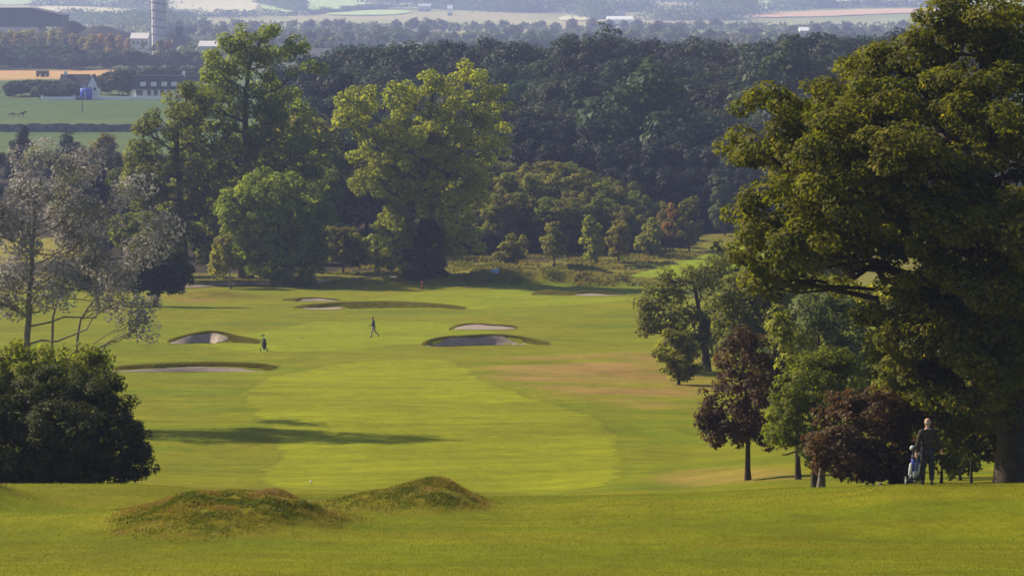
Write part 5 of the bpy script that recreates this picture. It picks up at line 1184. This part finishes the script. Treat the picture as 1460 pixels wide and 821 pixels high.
# ------------------------------------------------------------------ the works beyond the valley field
SHEDM = simple('grey_cladding', (.10, .105, .12), .7, .3, var=.12, scale=.05); SHEDR = simple('dark_sheet_roof', (.085, .085, .10), .6, .3, var=.12, scale=.05); PALEM = simple('pale_cladding', (.58, .56, .58), .6, .3, var=.12, scale=.06); SPOIL = simple('dark_stockpile', (.07, .065, .06), .95, .05, var=.3, scale=.03)
dF = 1700.0; kf = MPP(dF)
def zy(py, d): return P(100, py, d)[2]
def fx(px, d): return slope(px, 30)[0] * d
g0 = H1(fx(50, dF), dF) + ZC
o = thing('works_shed', (fx(45, dF), dF, g0), 'huge dark grey works shed with a sloping right end at top left', 'building')
b0 = fx(45, dF); zt = zy(12, dF) - g0; ze = zy(23, dF) - g0; zb = zy(38, dF) - g0
m = MB(); m.prism([(fx(-160, dF) - b0, zb), (fx(-160, dF) - b0, zt - .4), (fx(48, dF) - b0, zt - .4), (fx(93, dF) - b0, ze), (fx(93, dF) - b0, zb)], -14, 14); m.build('wall', SHEDM, o)
m = MB(); m.prism([(fx(-161, dF) - b0, zt - .38), (fx(-161, dF) - b0, zt + .3), (fx(48, dF) - b0, zt + .3), (fx(94, dF) - b0, ze + .7), (fx(94, dF) - b0, ze + .02), (fx(48, dF) - b0, zt - .38)], -15, 15); m.build('roof', SHEDR, o)
m = MB(); m.box(fx(-160, dF) - b0, fx(60, dF) - b0, -13.5, 13.5, zy(50, dF) - g0, zb - .01); m.build('lower_wall', PALEM, o)
m = MB(); m.box(fx(-160, dF) - b0, fx(60, dF) - b0, -13, 13, -1, zy(50, dF) - g0 - .01); m.build('plinth', SHEDM, o)
for px in (-100, -60, -20, 20): m = MB(); m.box(fx(px, dF) - b0, fx(px + 14, dF) - b0, -14.1, -14.02, zb + 1, zb + 2.6); m.build('louvre', SHEDR, o)
for q, (px, r_, lb) in enumerate(((95, 26, 'dark stockpile slope right of the big works shed'), (135, 40, 'long low dark stockpile left of the pale works building'))):
    d_ = 1720; c_ = fx(px + 6, d_); o = thing('stockpile', (c_, d_, g0 - 1), lb, 'stockpile'); n = 40; m = MB(); V = []; 
    hT = zy(30 if q == 0 else 37, d_) - g0 + 1
    for i in range(14):
        t_ = i / 13; 
        for j in range(n): a = 2 * math.pi * j / n; rr = r_ * (1 - t_ * .93) * (1 + .07 * math.sin(3 * a + q)); V.append((rr * math.cos(a) * 1.25, rr * math.sin(a) * .7, hT * (t_ ** .85) * (1 + .0 * a)))
    m.add(V, [(i * n + j, i * n + (j + 1) % n, (i + 1) * n + (j + 1) % n, (i + 1) * n + j) for i in range(13) for j in range(n)] + [tuple(range(13 * n, 14 * n))]); m.build('pile', SPOIL, o, True)
o = thing('works_building', (fx(200, dF), dF, g0), 'pale works building with a bright roof beside the banded tower', 'building'); b0 = fx(200, dF)
z1 = zy(55, dF) - g0; z2 = zy(48.5, dF) - g0; m = MB(); m.box(fx(188, dF) - b0, fx(215, dF) - b0, -7, 7, -1, z1); m.build('wall', PALEM, o)
m = MB(); m.prism([(-8, z1 + .02), (8, z1 + .02), (0, z2 + .6)], fx(187, dF) - b0, fx(213, dF) - b0, 'x'); m.build('roof', simple('bright_sheet_roof', (.66, .62, .60), .5, .4), o)
m = MB(); m.box(fx(175, dF) - b0, fx(211, dF) - b0, 8.5, 14, 0, zy(47, dF) - g0); m.build('conveyor_housing', SHEDM, o)
for px in (191, 197, 203, 209): m = MB(); m.box(fx(px, dF) - b0, fx(px + 2.6, dF) - b0, -7.12, -7.02, z1 - 3.4, z1 - 1.6); m.build('window', GLASS, o)
# banded tower
BANDM = simple('tower_band_grey', (.26, .25, .27), .6, .3)
dT = 1680.0; kt = MPP(dT); cx = fx(226.5, dT); gT = H1(cx, dT) + ZC
o = thing('banded_tower', (cx, dT, gT), 'tall pale cylindrical works tower ringed with dark bands, cut by the top edge', 'tower')
R0 = 10.2 * kt; hT = zy(-60, dT) - gT
m = MB(); m.lathe([(R0, -1), (R0, hT), (R0 * .8, hT + 2), (0, hT + 3)], 40); m.build('shaft', PALEM, o, True)
for q in range(12):
    zz = zy(51 - q * 11.3, dT) - gT; m = MB(); n = 40
    V = []; 
    for j in range(n):
        a = 2 * math.pi * j / n
        for r_, dz in ((R0 * 1.003, 0), (R0 * 1.04, 0), (R0 * 1.04, .75), (R0 * 1.003, .75)): V.append((r_ * math.cos(a), r_ * math.sin(a), zz + dz - R0 * .16 * math.cos(a)))
    m.add(V, [(j * 4 + e, ((j + 1) % n) * 4 + e, ((j + 1) % n) * 4 + (e + 1) % 4, j * 4 + (e + 1) % 4) for j in range(n) for e in range(4)]); m.build('band', BANDM, o, True)
for sx__ in (-1.12, 1.14, 1.32):
    m = MB(); m.tube([(R0 * sx__, -2, 0), (R0 * sx__, -2, hT)], .28, 6); m.build('pipe', PALEM, o, True)
m = MB(); [m.box(R0 * 1.14, R0 * 1.32, -2.15, -1.85, 4 + q * 3.2, 4.25 + q * 3.2) for q in range(int(hT / 3.2) - 1)]; m.build('ladder', PALEM, o)
m = MB(); [m.box(R0 * 1.0, R0 * 1.25, -3, -.6, 14 + q * 14, 14.6 + q * 14) for q in range(int(hT / 14) - 1)]; m.build('platform', PALEM, o)
# small process tower
d_ = 1660.0; cx = fx(256, d_); g_ = H1(cx, d_) + ZC; o = thing('process_tower', (cx, d_, g_), 'small dark stepped works tower right of the banded one', 'tower'); kk = MPP(d_)
m = MB(); m.box(-9 * kk, 9 * kk, -4, 4, -1, zy(51, d_) - g_); m.build('base', SHEDM, o)
m = MB(); m.box(-5 * kk, 5 * kk, -2.5, 2.5, zy(51, d_) - g_ + .01, zy(38, d_) - g_); m.build('cabin', SHEDR, o)
zc_ = zy(38, d_) - g_
m = MB(); [m.tube([(q * kk, 0, zc_), (q * kk, 0, zc_ + 3 + (q == 0) * 1.5)], .22, 6) for q in (-4, -2, 0, 2, 4)]; m.box(-5 * kk, 5 * kk, -.3, .3, zc_ + 1.6, zc_ + 1.9); m.build('railing', SHEDR, o)
m = MB(); [m.box(q * kk - .2, q * kk + .2, -4.2, -4.02, 2, zy(51, d_) - g_) for q in (-8, -3, 3, 8)]; m.build('buttress', SHEDM, o)
# long roofed depot in the plain
def shed(px0, px1, pyt, pyb, d, label, wallm, roofm, bays=1, depth=30, name='depot_building'):
    x0 = slope(px0, pyb)[0] * d; x1 = slope(px1, pyb)[0] * d; c_ = (x0 + x1) / 2; g_ = H1(c_, d) + ZC
    o = thing(name, (c_, d, g_), label, 'building'); hr = P(730, pyt, d)[2] - g_; he = hr - max(2.0, (hr) * .3); L = x1 - x0
    he = max(he, 2.0); hr = max(hr, he + 1.2)
    m = MB(); m.box(-L / 2, L / 2, 0, depth, -1, he); m.build('wall', wallm, o)
    for b_ in range(bays):
        a = -L / 2 + L * b_ / bays; c2 = a + L / bays
        m = MB()
        if bays > 1: m.prism([(a, he + .01), (c2, he + .01), (c2 - L / bays * .35, hr)], -.5, depth + .5)
        else: m.prism([(-.6, he + .01), (depth + .6, he + .01), (depth / 2, hr)], a - .4, c2 + .4, 'x')
        m.build('roof', roofm, o)
    n = max(2, int(L / 12))
    for q in range(n): a = -L / 2 + L * (q + .5) / n; m = MB(); m.box(a - 1.2, a + 1.2, -.1, -.02, .4, min(3.2, he - .4)); m.build('door', GLASS, o)
    return o
ROOFG = simple('grey_corrugated_roof', (.20, .19, .21), .6, .3, var=.15, scale=.1)
shed(452, 545, 60, 80, 1250, 'long ribbed grey roofed depot showing above the wood', SHEDM, ROOFG, 7, 60)
shed(425, 470, 70, 80, 1180, 'low dark flat shed at the left end of the depot', SHEDM, SHEDR, 1, 24)
shed(545, 600, 62, 76, 1330, 'low pale shed at the right end of the ribbed depot', PALEM, ROOFG, 1, 24)
shed(283, 312, 59, 66, 1600, 'low bright roofed shed between the works and the tall tree', PALEM, PALEM, 1, 20)
WB = simple('bright_white_render', (.80, .80, .80), .6, .3, var=.04)
shed(866, 902, 23.5, 28.5, 3100, 'long white shed on the far hillside above the wood', WB, WB, 1, 24, 'hillside_shed')
shed(880, 892, 10, 16, 3900, 'small white farmhouse on the far hillside above the long shed', WB, SLATE, 1, 12, 'farmhouse')
shed(1141, 1158, 39, 45, 2300, 'white farmhouse in the far trees left of the sycamore', WB, WB, 1, 12, 'farmhouse')
shed(596, 614, 6, 12, 4200, 'grey hillside farmstead near the top edge', PALEM, PALEM, 1, 16, 'farmhouse')
shed(638, 645, 8, 13, 4000, 'tiny bright white house on the far hillside', WB, WB, 1, 12, 'farmhouse')


# ------------------------------------------------------------------ haze
hz, t = nt('haze_air')
o_ = N(t, 'ShaderNodeOutputMaterial'); pv = N(t, 'ShaderNodeVolumePrincipled')
pv.inputs['Color'].default_value = (.48, .57, 1.0, 1); pv.inputs['Density'].default_value = 0.00020; pv.inputs['Anisotropy'].default_value = 0.1
t.links.new(pv.outputs[0], o_.inputs['Volume'])
zmin = float(gz.min()) + ZC - 1; 
mb = MB(); mb.box(-9400, 9400, -75, 9700, zmin - 1, max(float(gz.max()) + ZC + 30, ZC + 40))
ho = mb.build('haze', hz); tag(ho, kind='stuff')

# ------------------------------------------------------------------ light, sky, camera
sc = bpy.context.scene
SUN = Vector((-.87, .50, 0)).normalized() * math.cos(math.radians(33)); SUN.z = math.sin(math.radians(33))
ld = bpy.data.lights.new('sun', 'SUN'); ld.energy = 5.0; ld.angle = math.radians(.55); ld.color = (1.0, .87, .64)
lo = bpy.data.objects.new('sun', ld); COL.objects.link(lo); lo.rotation_euler = SUN.to_track_quat('Z', 'Y').to_euler(); lo.location = (-50, 50, 120)
w = bpy.data.worlds.new('World'); sc.world = w; w.use_nodes = True; t = w.node_tree
bg = t.nodes['Background']; sk = t.nodes.new('ShaderNodeTexSky'); sk.sky_type = 'NISHITA'; sk.sun_disc = False
sk.sun_elevation = math.radians(33); sk.sun_rotation = math.atan2(-.87, .50); sk.air_density = 1.0; sk.dust_density = 1.5
t.links.new(sk.outputs[0], bg.inputs[0]); bg.inputs[1].default_value = .078
cd = bpy.data.cameras.new('camera'); cam = bpy.data.objects.new('camera', cd); COL.objects.link(cam); sc.camera = cam
cd.sensor_width = 36; cd.lens = F / 1460 * 36; cd.clip_start = .5; cd.clip_end = 30000
cam.location = (0, 0, ZC); cam.rotation_euler = (math.pi / 2 - TH, 0, 0)
sc.view_settings.view_transform = 'Standard'; sc.view_settings.look = 'None'; sc.view_settings.gamma = 1; sc.view_settings.exposure = 0.82
sc.render.engine = 'CYCLES'
c = sc.cycles; c.max_bounces = 6; c.diffuse_bounces = 3; c.transmission_bounces = 4; c.volume_bounces = 0; c.glossy_bounces = 2; c.transparent_max_bounces = 4
c.use_denoising = True; c.caustics_reflective = False; c.caustics_refractive = False; c.filter_width = 1.6
print('faces total', sum(len(m.polygons) for m in bpy.data.meshes))
